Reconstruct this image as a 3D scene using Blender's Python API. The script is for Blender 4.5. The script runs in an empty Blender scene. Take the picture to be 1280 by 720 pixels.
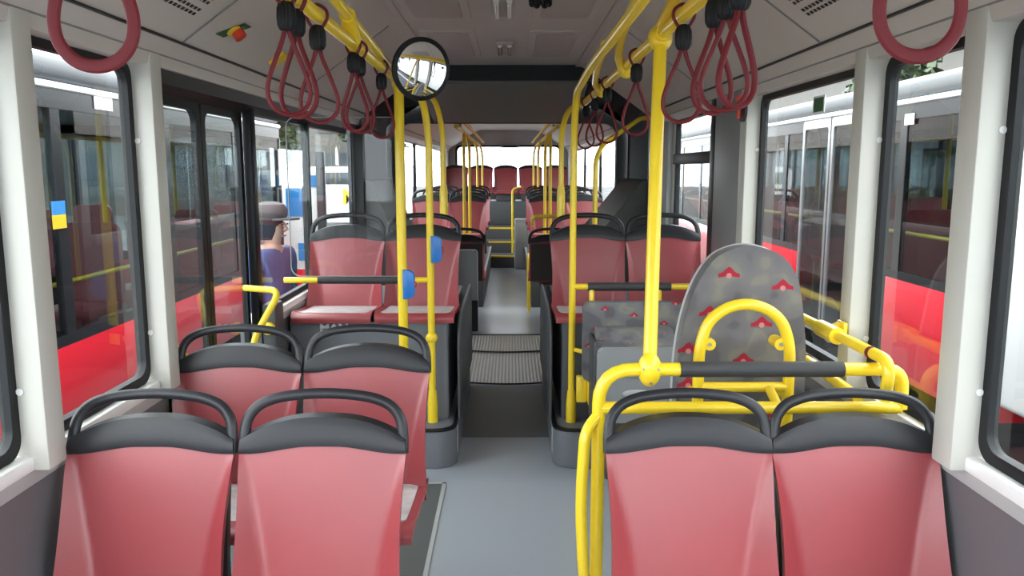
import bpy, bmesh, math, random
from mathutils import Vector, Matrix
random.seed(7)
sc = bpy.context.scene
COL = sc.collection
V = Vector
PI = math.pi

# ---------------------------------------------------------------- materials
def mat(name, col, rough=0.5, metal=0.0, spec=0.5, noise=0.0, nscale=40, bump=0.0, bscale=200, coat=0.0):
    m = bpy.data.materials.new(name); m.use_nodes = True
    nt = m.node_tree; b = nt.nodes['Principled BSDF']
    b.inputs['Base Color'].default_value = (*col, 1)
    b.inputs['Roughness'].default_value = rough
    b.inputs['Metallic'].default_value = metal
    b.inputs['Specular IOR Level'].default_value = spec
    b.inputs['Coat Weight'].default_value = coat
    tc = nt.nodes.new('ShaderNodeTexCoord')
    if noise > 0:
        n = nt.nodes.new('ShaderNodeTexNoise'); n.inputs['Scale'].default_value = nscale
        n.inputs['Detail'].default_value = 4
        nt.links.new(tc.outputs['Object'], n.inputs['Vector'])
        r = nt.nodes.new('ShaderNodeValToRGB')
        r.color_ramp.elements[0].position = 0.3; r.color_ramp.elements[1].position = 0.7
        r.color_ramp.elements[0].color = (*[c*(1-noise) for c in col], 1)
        r.color_ramp.elements[1].color = (*[min(1, c*(1+noise)) for c in col], 1)
        nt.links.new(n.outputs['Fac'], r.inputs['Fac'])
        nt.links.new(r.outputs['Color'], b.inputs['Base Color'])
    if bump > 0:
        n2 = nt.nodes.new('ShaderNodeTexNoise'); n2.inputs['Scale'].default_value = bscale
        nt.links.new(tc.outputs['Object'], n2.inputs['Vector'])
        bp = nt.nodes.new('ShaderNodeBump'); bp.inputs['Strength'].default_value = bump
        bp.inputs['Distance'].default_value = 0.002
        nt.links.new(n2.outputs['Fac'], bp.inputs['Height'])
        nt.links.new(bp.outputs['Normal'], b.inputs['Normal'])
    return m

def glass(name, tint, ior=1.45, rough=0.0):
    m = bpy.data.materials.new(name); m.use_nodes = True
    nt = m.node_tree; nt.nodes.clear()
    o = nt.nodes.new('ShaderNodeOutputMaterial'); mx = nt.nodes.new('ShaderNodeMixShader')
    t = nt.nodes.new('ShaderNodeBsdfTransparent'); g = nt.nodes.new('ShaderNodeBsdfGlossy')
    t.inputs['Color'].default_value = (*tint, 1); g.inputs['Roughness'].default_value = rough
    f = nt.nodes.new('ShaderNodeFresnel'); f.inputs['IOR'].default_value = ior
    geo = nt.nodes.new('ShaderNodeNewGeometry'); sub = nt.nodes.new('ShaderNodeMath'); sub.operation = 'SUBTRACT'
    sub.inputs[0].default_value = 1.0; mul = nt.nodes.new('ShaderNodeMath'); mul.operation = 'MULTIPLY'
    nt.links.new(geo.outputs['Backfacing'], sub.inputs[1]); nt.links.new(sub.outputs[0], mul.inputs[0])   # reflect on the entry face only
    nt.links.new(f.outputs[0], mul.inputs[1]); nt.links.new(mul.outputs[0], mx.inputs[0]); nt.links.new(t.outputs[0], mx.inputs[1])
    nt.links.new(g.outputs[0], mx.inputs[2]); nt.links.new(mx.outputs[0], o.inputs[0])
    return m

def ribbed(name, col, metal, rough, scale, axis):
    m = mat(name, col, rough, metal)
    nt = m.node_tree; b = nt.nodes['Principled BSDF']
    tc = nt.nodes.new('ShaderNodeTexCoord'); w = nt.nodes.new('ShaderNodeTexWave')
    w.bands_direction = axis; w.inputs['Scale'].default_value = scale
    nt.links.new(tc.outputs['Object'], w.inputs['Vector'])
    bp = nt.nodes.new('ShaderNodeBump'); bp.inputs['Strength'].default_value = 1.0
    bp.inputs['Distance'].default_value = 0.004
    nt.links.new(w.outputs['Fac'], bp.inputs['Height']); nt.links.new(bp.outputs['Normal'], b.inputs['Normal'])
    r = nt.nodes.new('ShaderNodeValToRGB')
    r.color_ramp.elements[0].color = (*[c*.5 for c in col], 1); r.color_ramp.elements[1].color = (*col, 1)
    nt.links.new(w.outputs['Fac'], r.inputs['Fac']); nt.links.new(r.outputs['Color'], b.inputs['Base Color'])
    return m

M = dict(
    red=mat('red_seat_plastic', (.305, .042, .050), .40, spec=.8, bump=.10, bscale=700, noise=.05, nscale=6),
    black=mat('black_moulded_plastic', (.015, .0145, .018), .38, spec=.4, bump=.15, bscale=500),
    shell=mat('dark_seat_shell', (.05, .035, .035), .5),
    pad=mat('pale_grey_seat_pad', (.52, .48, .48), .5, noise=.18, nscale=25),  # pale grey, tone mottled at random
    yellow=mat('yellow_powder_coat', (.90, .63, .025), .32, coat=.25),
    yellow_matt=mat('yellow_matt_coat', (.80, .52, .02), .55),
    foam=mat('black_foam_sleeve', (.035, .034, .036), .6, bump=.3, bscale=300),
    floor=mat('grey_vinyl_floor', (.37, .395, .44), .26, noise=.12, nscale=350),
    dfloor=mat('dark_vinyl_panel', (.10, .105, .11), .45, noise=.12, nscale=300),
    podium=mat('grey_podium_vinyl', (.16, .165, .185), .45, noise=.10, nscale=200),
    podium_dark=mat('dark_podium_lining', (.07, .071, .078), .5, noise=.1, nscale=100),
    ceil=mat('warm_grey_ceiling', (.53, .485, .455), .5),
    hatch=mat('ceiling_hatch_grey', (.43, .38, .36), .5),
    cream=mat('cream_trim_plastic', (.53, .515, .47), .45),
    lower=mat('grey_side_panel', (.13, .125, .135), .5, bump=.2, bscale=300),
    rubber=mat('black_rubber', (.008, .009, .011), .45, spec=.25),
    greyp=mat('mid_grey_panel', (.22, .22, .225), .45),
    lgrey=mat('light_grey_panel', (.42, .42, .42), .5),
    bell=mat('dark_bellows', (.035, .036, .037), .55, noise=.15, nscale=20),
    jcover=mat('grey_green_roof_cover', (.15, .152, .14), .5),
    bellrib=ribbed('ribbed_bellows_cover', (.065, .062, .058), 0, .5, 14, 'Y'),
    alu=ribbed('ribbed_aluminium', (.70, .68, .65), .5, .32, 12, 'X'),
    steel=mat('brushed_steel', (.55, .55, .56), .3, 1),
    silver=mat('silver_letter_paint', (.75, .75, .77), .35, .2),
    chrome=mat('mirror_silver', (.92, .93, .95), .02, 1),
    strap=mat('red_strap', (.15, .014, .02), .55, spec=.3),
    blue=mat('blue_box', (.02, .16, .50), .35),
    redpt=mat('red_knob_paint', (.65, .05, .02), .35),
    white=mat('white_paint', (.82, .82, .80), .4),
    logo=mat('crimson_weave', (.36, .012, .03), .85), logo2=mat('pink_weave', (.55, .22, .22), .85),
    sill=mat('white_sill', (.86, .86, .85), .3),
    glass=glass('window_glass', (.90, .93, .93)),
    dglass=glass('door_glass', (.78, .83, .83), 1.5),
    screen=glass('screen_glass', (.93, .95, .95), 1.5),
    bglass=glass('tinted_bus_glass', (.62, .67, .68), 1.5),
    busred=mat('bus_red_paint', (.66, .015, .032), .25, coat=.4),
    busblack=mat('bus_black_trim', (.012, .013, .015), .25),
    buswhite=mat('bus_white_paint', (.80, .81, .82), .25, coat=.3),
    busyel=mat('bus_yellow_paint', (.80, .50, .02), .35),
    asphalt=mat('asphalt', (.14, .14, .14), .85, noise=.25, nscale=3),
    greyroof=mat('slate_grey_roof', (.045, .05, .058), .4),
    midroof=mat('pale_grey_roof', (.11, .115, .12), .45),
    under=mat('seat_underside_grey', (.26, .265, .27), .4),
    adblue=mat('poster_blue', (.03, .22, .55), .4),
    tan=mat('skin', (.52, .33, .25), .55),
    coatb=mat('blue_coat_cloth', (.045, .09, .24), .8, noise=.1, nscale=30),
    trous=mat('navy_trousers', (.02, .022, .035), .8),
    cap=mat('grey_cap_cloth', (.11, .10, .105), .85),
    leaf=mat('tree_leaf', (.042, .062, .028), .6, noise=.45, nscale=1.5),
    bark=mat('tree_bark', (.12, .09, .07), .9, noise=.3, nscale=8),
    wallb=mat('weathered_render_wall', (.13, .122, .112), .8, noise=.06, nscale=1),
    winb=mat('dark_window_pane', (.05, .06, .07), .15),
    green=mat('green_sticker', (.02, .10, .03), .5),
    lamp=mat('lamp_diffuser', (.62, .60, .56), .12, coat=.5),
    tyre=mat('tyre_rubber', (.015, .015, .015), .7),
)

def fabric():
    m = mat('grey_patterned_fabric', (.19, .18, .185), .9, bump=.3, bscale=900)
    nt = m.node_tree; b = nt.nodes['Principled BSDF']; tc = nt.nodes.new('ShaderNodeTexCoord')
    n = nt.nodes.new('ShaderNodeTexNoise'); n.inputs['Scale'].default_value = 9; n.inputs['Detail'].default_value = 1.5
    nt.links.new(tc.outputs['Object'], n.inputs['Vector'])
    r = nt.nodes.new('ShaderNodeValToRGB'); r.color_ramp.interpolation = 'EASE'
    e = r.color_ramp.elements
    e[0].position = .36; e[0].color = (.105, .10, .108, 1); e[1].position = .44; e[1].color = (.15, .142, .150, 1)
    for p, c in ((.54, (.165, .155, .157, 1)), (.60, (.205, .195, .165, 1)), (.68, (.175, .165, .165, 1))):
        q = e.new(p); q.color = c
    nt.links.new(n.outputs['Fac'], r.inputs['Fac']); nt.links.new(r.outputs['Color'], b.inputs['Base Color'])
    return m
M['fabric'] = fabric()

# ---------------------------------------------------------------- objects
def tag(o, label=None, cat=None, group=None, kind=None):
    if label: o['label'] = label
    if cat: o['category'] = cat
    if group: o['group'] = group
    if kind: o['kind'] = kind
    return o
def thing(name, label, cat, loc=(0, 0, 0), rz=0, group=None, kind=None):
    o = bpy.data.objects.new(name, None); o.empty_display_size = .05; COL.objects.link(o)
    o.location = loc; o.rotation_euler = (0, 0, rz)
    return tag(o, label, cat, group, kind)
def rootloc(p):
    while p.parent: p = p.parent
    return V(p.location)
def obj(name, bm, ms, parent=None, local=False, smooth=True, label=None, ang=40):
    """one mesh object; geometry is given in world space unless local"""
    if not isinstance(ms, (list, tuple)): ms = [ms]
    bmesh.ops.recalc_face_normals(bm, faces=bm.faces) if smooth != 'keep' else None
    if parent is None and not local:
        xs = [v.co for v in bm.verts]
        org = V(((min(c.x for c in xs)+max(c.x for c in xs))/2, (min(c.y for c in xs)+max(c.y for c in xs))/2, min(c.z for c in xs)))
    elif parent is not None and not local: org = rootloc(parent)
    else: org = V((0, 0, 0))
    if not local: bmesh.ops.translate(bm, verts=bm.verts, vec=-org)
    me = bpy.data.meshes.new(name); bm.to_mesh(me); bm.free()
    for m in ms: me.materials.append(m if not isinstance(m, str) else M[m])
    if smooth:
        me.shade_smooth()
        me.set_sharp_from_angle(angle=math.radians(ang))
    o = bpy.data.objects.new(name, me); COL.objects.link(o)
    if parent is not None: o.parent = parent
    elif not local: o.location = org
    if label: o['label'] = label
    return o
def struct(name, bm, m, parent=None, **k):
    o = obj(name, bm, m, parent, **k); o['kind'] = 'structure'; return o
def dup(root, loc, rz=0, label=None, group=None):
    r = root.copy(); COL.objects.link(r); r.location = loc; r.rotation_euler = (0, 0, rz)
    if label: r['label'] = label
    if group: r['group'] = group
    for ch in list(root.children):
        c = ch.copy(); COL.objects.link(c); c.parent = r
        for g in list(ch.children):
            d = g.copy(); COL.objects.link(d); d.parent = c
    return r

# ---------------------------------------------------------------- shapes
def B(): return bmesh.new()
def box(bm, x0, x1, y0, y1, z0, z1, bev=0.0, seg=2, mi=0):
    r = bmesh.ops.create_cube(bm, size=1); vs = r['verts']
    bmesh.ops.scale(bm, verts=vs, vec=(abs(x1-x0), abs(y1-y0), abs(z1-z0)))
    bmesh.ops.translate(bm, verts=vs, vec=((x0+x1)/2, (y0+y1)/2, (z0+z1)/2))
    fs = list({f for v in vs for f in v.link_faces})
    for f in fs: f.material_index = mi
    if bev > 0:
        es = list({e for v in vs for e in v.link_edges})
        bmesh.ops.bevel(bm, geom=es, offset=bev, segments=seg, affect='EDGES', profile=.5)
    return bm
def fillet(pts, r, n=6):
    pts = [V(p) for p in pts]; out = [pts[0]]
    for i in range(1, len(pts)-1):
        a, p, b = pts[i-1], pts[i], pts[i+1]
        u = (a-p); w = (b-p); lu, lw = u.length, w.length
        if lu < 1e-6 or lw < 1e-6: continue
        u /= lu; w /= lw
        d = min(r, lu*.49, lw*.49)
        p0 = p+u*d; p1 = p+w*d
        for k in range(n+1):
            t = k/n
            out.append(p0*(1-t)**2 + p*2*t*(1-t) + p1*t*t)
    out.append(pts[-1]); return out
def smooth_path(pts, n=6, closed=False):
    pts = [V(p) for p in pts]; out = []; N = len(pts)
    rng = N if closed else N-1
    for i in range(rng):
        g = (lambda k: pts[k % N]) if closed else (lambda k: pts[max(0, min(N-1, k))])
        p0, p1, p2, p3 = g(i-1), g(i), g(i+1), g(i+2)
        for k in range(n):
            t = k/n
            out.append(.5*((2*p1)+(-p0+p2)*t+(2*p0-5*p1+4*p2-p3)*t*t+(-p0+3*p1-3*p2+p3)*t**3))
    if not closed: out.append(pts[-1])
    return out
def tube(bm, pts, r, seg=12, closed=False, ry=None, up=None):
    pts = [V(p) for p in pts]; n = len(pts); ry = ry or r
    rr = r if callable(r) else (lambda t: r)
    T = []
    for i in range(n):
        a = pts[(i-1) % n] if (closed or i > 0) else pts[i]
        b = pts[(i+1) % n] if (closed or i < n-1) else pts[i]
        T.append((b-a).normalized())
    ref = V(up) if up else (V((0, 0, 1)) if abs(T[0].z) < .9 else V((0, 1, 0)))
    N = (ref - T[0]*ref.dot(T[0])).normalized(); rings = []
    for i in range(n):
        if i > 0:
            N = up and (V(up)-T[i]*V(up).dot(T[i])) or (N - T[i]*N.dot(T[i]))
            N = N.normalized()
        Bn = T[i].cross(N)
        ra = rr(i/max(1, n-1)); rb = ra if callable(r) else ry
        rings.append([bm.verts.new(pts[i]+N*math.cos(2*PI*k/seg)*ra+Bn*math.sin(2*PI*k/seg)*rb) for k in range(seg)])
    for i in range(n if closed else n-1):
        A, C = rings[i], rings[(i+1) % n]
        for k in range(seg): bm.faces.new((A[k], A[(k+1) % seg], C[(k+1) % seg], C[k]))
    if not closed:
        bm.faces.new(rings[0][::-1]); bm.faces.new(rings[-1])
    return bm
def lathe(bm, prof, c=(0, 0, 0), axis='Z', seg=20, mi=0):
    """prof: list of (radius, height) along the axis"""
    c = V(c); rings = []
    ax = {'Z': (V((1, 0, 0)), V((0, 1, 0)), V((0, 0, 1))), 'Y': (V((0, 0, 1)), V((1, 0, 0)), V((0, 1, 0))), 'X': (V((0, 1, 0)), V((0, 0, 1)), V((1, 0, 0)))}[axis]
    for (r, h) in prof:
        rings.append([bm.verts.new(c+ax[0]*r*math.cos(2*PI*k/seg)+ax[1]*r*math.sin(2*PI*k/seg)+ax[2]*h) for k in range(seg)])
    for A, C in zip(rings, rings[1:]):
        for k in range(seg):
            f = bm.faces.new((A[k], A[(k+1) % seg], C[(k+1) % seg], C[k])); f.material_index = mi
    f = bm.faces.new(rings[0][::-1]); f.material_index = mi
    f = bm.faces.new(rings[-1]); f.material_index = mi
    return bm
def prism(bm, prof, a, b, plane='XZ', mi=0, bev=0):
    """closed outline extruded from a to b along the remaining axis"""
    def P(p, t):
        return {'XZ': V((p[0], t, p[1])), 'YZ': V((t, p[0], p[1])), 'XY': V((p[0], p[1], t))}[plane]
    A = [bm.verts.new(P(p, a)) for p in prof]; C = [bm.verts.new(P(p, b)) for p in prof]; n = len(prof)
    fs = [bm.faces.new(A[::-1]), bm.faces.new(C)]
    for k in range(n): fs.append(bm.faces.new((A[k], A[(k+1) % n], C[(k+1) % n], C[k])))
    for f in fs: f.material_index = mi
    if bev > 0:
        es = list(set(fs[0].edges) | set(fs[1].edges))
        bmesh.ops.bevel(bm, geom=es, offset=bev, segments=3, affect='EDGES', profile=.5)
    return bm
def sheet(bm, F, nu, nv, th, mi=0):
    """thick sheet: F(u,v)->(x,y,z), thickness along +normal-ish vector th"""
    th = V(th)
    A = [[bm.verts.new(F(i/nu, j/nv)) for j in range(nv+1)] for i in range(nu+1)]
    C = [[bm.verts.new(V(F(i/nu, j/nv))+th) for j in range(nv+1)] for i in range(nu+1)]
    def q(a, b, c, d): bm.faces.new((a, b, c, d)).material_index = mi
    for i in range(nu):
        for j in range(nv):
            q(A[i][j], A[i+1][j], A[i+1][j+1], A[i][j+1]); q(C[i][j], C[i][j+1], C[i+1][j+1], C[i+1][j])
    for i in range(nu):
        q(A[i][0], C[i][0], C[i+1][0], A[i+1][0]); q(A[i][nv], A[i+1][nv], C[i+1][nv], C[i][nv])
    for j in range(nv):
        q(A[0][j], A[0][j+1], C[0][j+1], C[0][j]); q(A[nu][j], C[nu][j], C[nu][j+1], A[nu][j+1])
    return bm
def sstep(x): x = max(0, min(1, x)); return x*x*(3-2*x)
def rect_pts(x0, x1, z0, z1, r, n=6):
    out = []
    for cx, cz, a in ((x1-r, z1-r, 0), (x0+r, z1-r, 90), (x0+r, z0+r, 180), (x1-r, z0+r, 270)):
        for k in range(n+1):
            t = math.radians(a+90*k/n); out.append((cx+r*math.cos(t), cz+r*math.sin(t)))
    return out
def ring_prism(bm, outer, inner, a, b, plane='YZ', mi=0):
    def P(p, t):
        return {'XZ': V((p[0], t, p[1])), 'YZ': V((t, p[0], p[1])), 'XY': V((p[0], p[1], t))}[plane]
    n = len(outer)
    R = [[bm.verts.new(P(p, t)) for p in L] for L, t in ((outer, a), (inner, a), (inner, b), (outer, b))]
    for q in range(4):
        A, C = R[q], R[(q+1) % 4]
        for k in range(n): bm.faces.new((A[k], A[(k+1) % n], C[(k+1) % n], C[k])).material_index = mi
    return bm

# ================================================================ SETTING
YF, YA, YB, YR = -2.2, 6.15, 7.4, 15.2       # front wall, start / end of the joint, rear wall
WI, WG = 1.150, 1.172                          # inner lower wall, glass plane
b = B(); box(b, -1.25, 1.25, YF, 5.62, -.06, 0); struct('floor', b, 'floor')
b = B(); box(b, -1.25, 1.25, 7.25, 12.5, -.06, 0); struct('floor_rear', b, 'floor')
b = B(); box(b, -1.25, 1.25, 5.62, 7.25, -.08, -.02); struct('floor_joint', b, 'dfloor')
b = B(); box(b, -.33, .27, 4.45, 5.56, 0, .004); struct('trim_1', b, 'dfloor')  # dark strip laid on the aisle floor to paint the shadow before the joint

def ceiling(name, y0, y1, zt):
    th = .03
    prof = [(-1.25, 1.86), (-1.11, 1.86), (-1.10, 1.90), (-1.05, 1.945), (-.60, zt-.03), (-.52, zt), (.52, zt), (.60, zt-.03), (1.05, 1.945), (1.10, 1.90), (1.11, 1.86), (1.25, 1.86),
            (1.25, zt+.08), (-1.25, zt+.08)]
    b = B(); prism(b, prof, y0, y1)
    return struct(name, b, 'ceil', ang=25)
ce = ceiling('ceiling', YF, YA, 2.30)
ceiling('ceiling_rear', YB, YR, 2.25)
# seams along the coves, raised strips by the flat part, cross joints
n = 2
for s in (-1, 1):
    for y0, y1 in ((YF, YA), (YB, YR)):
        b = B(); tube(b, [(s*1.052, y0, 1.940), (s*1.052, y1, 1.940)], .0055, 6); struct('trim_%d' % n, b, 'black'); n += 1
    b = B(); tube(b, [(s*1.103, YF, 1.897), (s*1.103, YA, 1.897)], .004, 6); struct('trim_%d' % n, b, 'greyp'); n += 1
    b = B(); box(b, s*.515, s*.565, YF, YA, 2.286, 2.305, .006); struct('trim_%d' % n, b, 'ceil'); n += 1
    for y in (1.0, 2.72, 4.3):
        b = B(); tube(b, [(s*1.05, y, 1.941), (s*.60, y, 2.267)], .003, 6); struct('trim_%d' % n, b, 'greyp'); n += 1

def wall_seg(side, name, y0, y1, m='lower'):
    b = B(); box(b, side*WI, side*1.25, y0, y1, 0, .80)
    return struct(name, b, m)
def post(parent, side, y0, y1, m='cream', xi=1.10, z0=.80, z1=1.90, bev=.006):
    b = B(); box(b, side*xi, side*(WG+.016), y0, y1, z0, z1, bev, 2)
    o = struct('window_post', b, m, parent)
    if m == 'cream':
        for z in (1.00, 1.62):
            c = B(); lathe(c, [(.009, 0), (.009, .003), (.005, .005)], (side*(1.155), y0-.0045, z), 'Y', 10)
            obj('screw_cap', c, 'white', o)
    return o
win_no = [0]
def window(side, y0, y1, z0, z1, gm='glass', fr=.030, label=None):
    win_no[0] += 1
    w = thing('window_%d' % win_no[0], label, 'window', (side*WG, (y0+y1)/2, z0), kind='structure')
    b = B(); ring_prism(b, rect_pts(y0, y1, z0, z1, .05), rect_pts(y0+fr, y1-fr, z0+fr, z1-fr, .045), side*(WG-.009), side*(WG+.018)); obj('window_frame', b, 'rubber', w)
    b = B(); prism(b, rect_pts(y0+.01, y1-.01, z0+.01, z1-.01, .05), side*WG, side*(WG+.006), 'YZ'); obj('window_pane', b, gm, w, ang=20)
    return w
wl = wall_seg(-1, 'wall_left', YF, 2.70)
wr = wall_seg(1, 'wall_right', YF, YA)
wl2 = wall_seg(-1, 'wall_left_middle', 3.72, YA)
# sills, headers
def sill(side, y0, y1, parent):
    b = B(); box(b, side*1.136, side*1.24, y0, y1, .80, .838, .008); struct('sill', b, 'sill', parent)
    b = B(); box(b, side*1.141, side*1.152, y0, y1, .765, .80, .004); struct('sill_trim', b, 'lgrey', parent)
sill(-1, YF, 2.66, wl); sill(1, YF, 3.86, wr); sill(-1, 3.76, 6.1, wl2)
LP = [(-.30, -.20), (1.875, 1.955), (2.585, 2.665)]
RP = [(-.30, -.20), (1.865, 1.955), (2.485, 2.565), (3.70, 3.80)]
for a in LP: post(wl, -1, *a)
for a in RP: post(wr, 1, *a)
for side, P_, par in ((-1, LP, wl), (1, RP, wr)):
    edges = [YF] + [q for p in P_ for q in p]
    for k in range(len(P_)):
        y0, y1 = edges[2*k], edges[2*k+1]
        w = window(side, y0, y1, .838, 1.865)
# dark pillar, transom window and light panel on the right before the joint
post(wr, 1, 3.80, 4.26, 'greyp', 1.10, .80, 1.93, .01)
post(wr, 1, 4.26, 4.36, 'black', 1.10, .80, 1.93, .01)
tw = window(1, 4.36, 5.56, .838, 1.90, fr=.05)
b = B(); box(b, 1.145, 1.20, 4.36, 5.56, 1.565, 1.635, .008); obj('transom', b, 'rubber', tw)
post(wr, 1, 5.56, 5.62, 'cream', 1.15, .80, 1.93, .004)
post(wr, 1, 5.62, YA, 'lgrey', 1.12, .80, 1.95, .01)
# left: dark pillar after the door, two windows to the joint
post(wl2, -1, 3.70, 3.77, 'rubber', 1.15, .80, 1.84, .004)
window(-1, 3.77, 4.75, .838, 1.84)
post(wl2, -1, 4.75, 4.80, 'rubber', 1.155, .80, 1.84, .004)
window(-1, 4.80, 6.11, .838, 1.84)
post(wl2, -1, 6.11, YA, 'greyp', 1.15, .80, 1.95, .01)
# black door-gear cover above door and following windows
b = B(); prism(b, [(-1.24, 1.79), (-1.175, 1.785), (-1.135, 1.815), (-1.125, 1.86), (-1.24, 1.86)], 2.68, YA)
struct('trim_%d' % n, b, 'rubber'); n += 1
# door
dr = thing('door_1', None, None, (-1.19, 3.2, 0), kind='structure')
for k, (y0, y1) in enumerate(((2.71, 3.185), (3.195, 3.68))):
    b = B(); ring_prism(b, rect_pts(y0, y1, .02, 1.80, .04), rect_pts(y0+.040, y1-.040, .10, 1.755, .05), -1.205, -1.182)
    lf = obj('door_leaf', b, 'rubber', dr)
    b = B(); prism(b, rect_pts(y0+.03, y1-.03, .09, 1.765, .05), -1.19, -1.185, 'YZ'); obj('door_pane', b, 'dglass', lf)
    b = B()
    if k == 1: tube(b, fillet([(-1.185, 3.62, .995), (-1.00, 3.54, .995), (-1.09, 3.42, .80), (-1.12, 3.36, .45), (-1.185, 3.36, .42)], .06), .015)
    else: tube(b, fillet([(-1.165, 2.79, .90), (-1.13, 2.80, .86), (-1.12, 2.88, .50), (-1.165, 2.88, .45)], .05), .015)
    obj('door_handle', b, 'yellow', lf)
b = B(); box(b, -1.25, -1.15, 2.668, 2.70, 0, 1.86, .006); obj('door_jamb', b, 'rubber', dr)
b = B(); tube(b, [(-1.16, 2.72, 1.70), (-1.16, 2.72, 1.79)], .012, 10); obj('door_hinge', b, 'steel', dr)
# joint: header of the rear car, side frames
b = B(); ring_prism(b, rect_pts(-1.25, 1.25, -.02, 2.36, .02, 6), rect_pts(-1.0, 1.0, -.01, 1.945, .12, 6), YB, YB+.10, 'XZ'); struct('wall_joint', b, 'bell')
# rear car
wl3 = wall_seg(-1, 'wall_left_rear', YB+.1, YR, 'greyp'); wr3 = wall_seg(1, 'wall_right_rear', YB+.1, YR, 'greyp')
for side, par in ((-1, wl3), (1, wr3)):
    post(par, side, YB+.1, 7.78, 'lgrey', 1.15, .80, 1.93)
    for y0, y1 in ((7.78, 10.2), (10.25, 12.3), (12.35, 14.2)):
        window(side, y0, y1, .90, 1.88)
        if y1 < 14: post(par, side, y1, y1+.05, 'lgrey', 1.157, .80, 1.93)
    post(par, side, 14.2, YR, 'lgrey', 1.12, .80, 1.93)
    b = B(); box(b, side*1.12, side*1.24, 7.78, 14.2, .80, .90, .01); struct('sill', b, 'lgrey', par)
b = B(); ring_prism(b, rect_pts(-1.25, 1.25, 0, 2.33, .02), rect_pts(-.98, .98, 1.18, 1.975, .08), YR, YR+.08, 'XZ'); struct('wall_back', b, 'lgrey')
win_no[0] += 1
w = thing('window_%d' % win_no[0], None, None, (0, YR, 1.18), kind='structure')
b = B(); ring_prism(b, rect_pts(-.99, .99, 1.17, 1.985, .08), rect_pts(-.95, .95, 1.21, 1.945, .08), YR-.01, YR+.03, 'XZ'); obj('window_frame', b, 'rubber', w)
b = B(); prism(b, rect_pts(-.98, .98, 1.18, 1.975, .08), YR+.03, YR+.036, 'XZ'); obj('window_pane', b, 'glass', w)
# front of the bus behind the camera
b = B(); ring_prism(b, rect_pts(-1.25, 1.25, 0, 2.38, .02), rect_pts(-1.15, 1.15, .45, 2.15, .08), YF-.08, YF, 'XZ'); struct('wall_front', b, 'greyp')
win_no[0] += 1
w = thing('window_%d' % win_no[0], None, None, (0, YF, .75), kind='structure')
b = B(); prism(b, rect_pts(-1.16, 1.16, .44, 2.16, .08), YF-.05, YF-.044, 'XZ'); obj('window_pane', b, 'glass', w)
# steps to the back bench (the sunken aisle between the raised floors)
for k, (y0, z1) in enumerate(((12.5, .19), (13.0, .37), (13.5, .56))):
    y1 = (13.0, 13.5, YR)[k]
    b = B(); box(b, -1.145, 1.145, y0, y1, -.06, z1, .004); struct('trim_%d' % n, b, 'podium_dark'); n += 1
    b = B(); box(b, -.32, .10, y0-.006, y0+.035, z1-.02, z1+.003); struct('trim_%d' % n, b, 'yellow'); n += 1

# ---------------------------------------------------------------- stickers on the windows
def sticker(parent_idx, side, y0, y1, z0, z1, name, outer, inner):
    w = bpy.data.objects['window_%d' % parent_idx]
    b = B(); box(b, side*(WG-.0025), side*(WG-.0005), y0, y1, z0, z1); o = obj(name, b, outer, w)
    b = B(); box(b, side*(WG-.0035), side*(WG-.0015), y0+.012, y1-.012, z0+.012, z1-.012); obj('sticker_print', b, inner, o)

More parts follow.
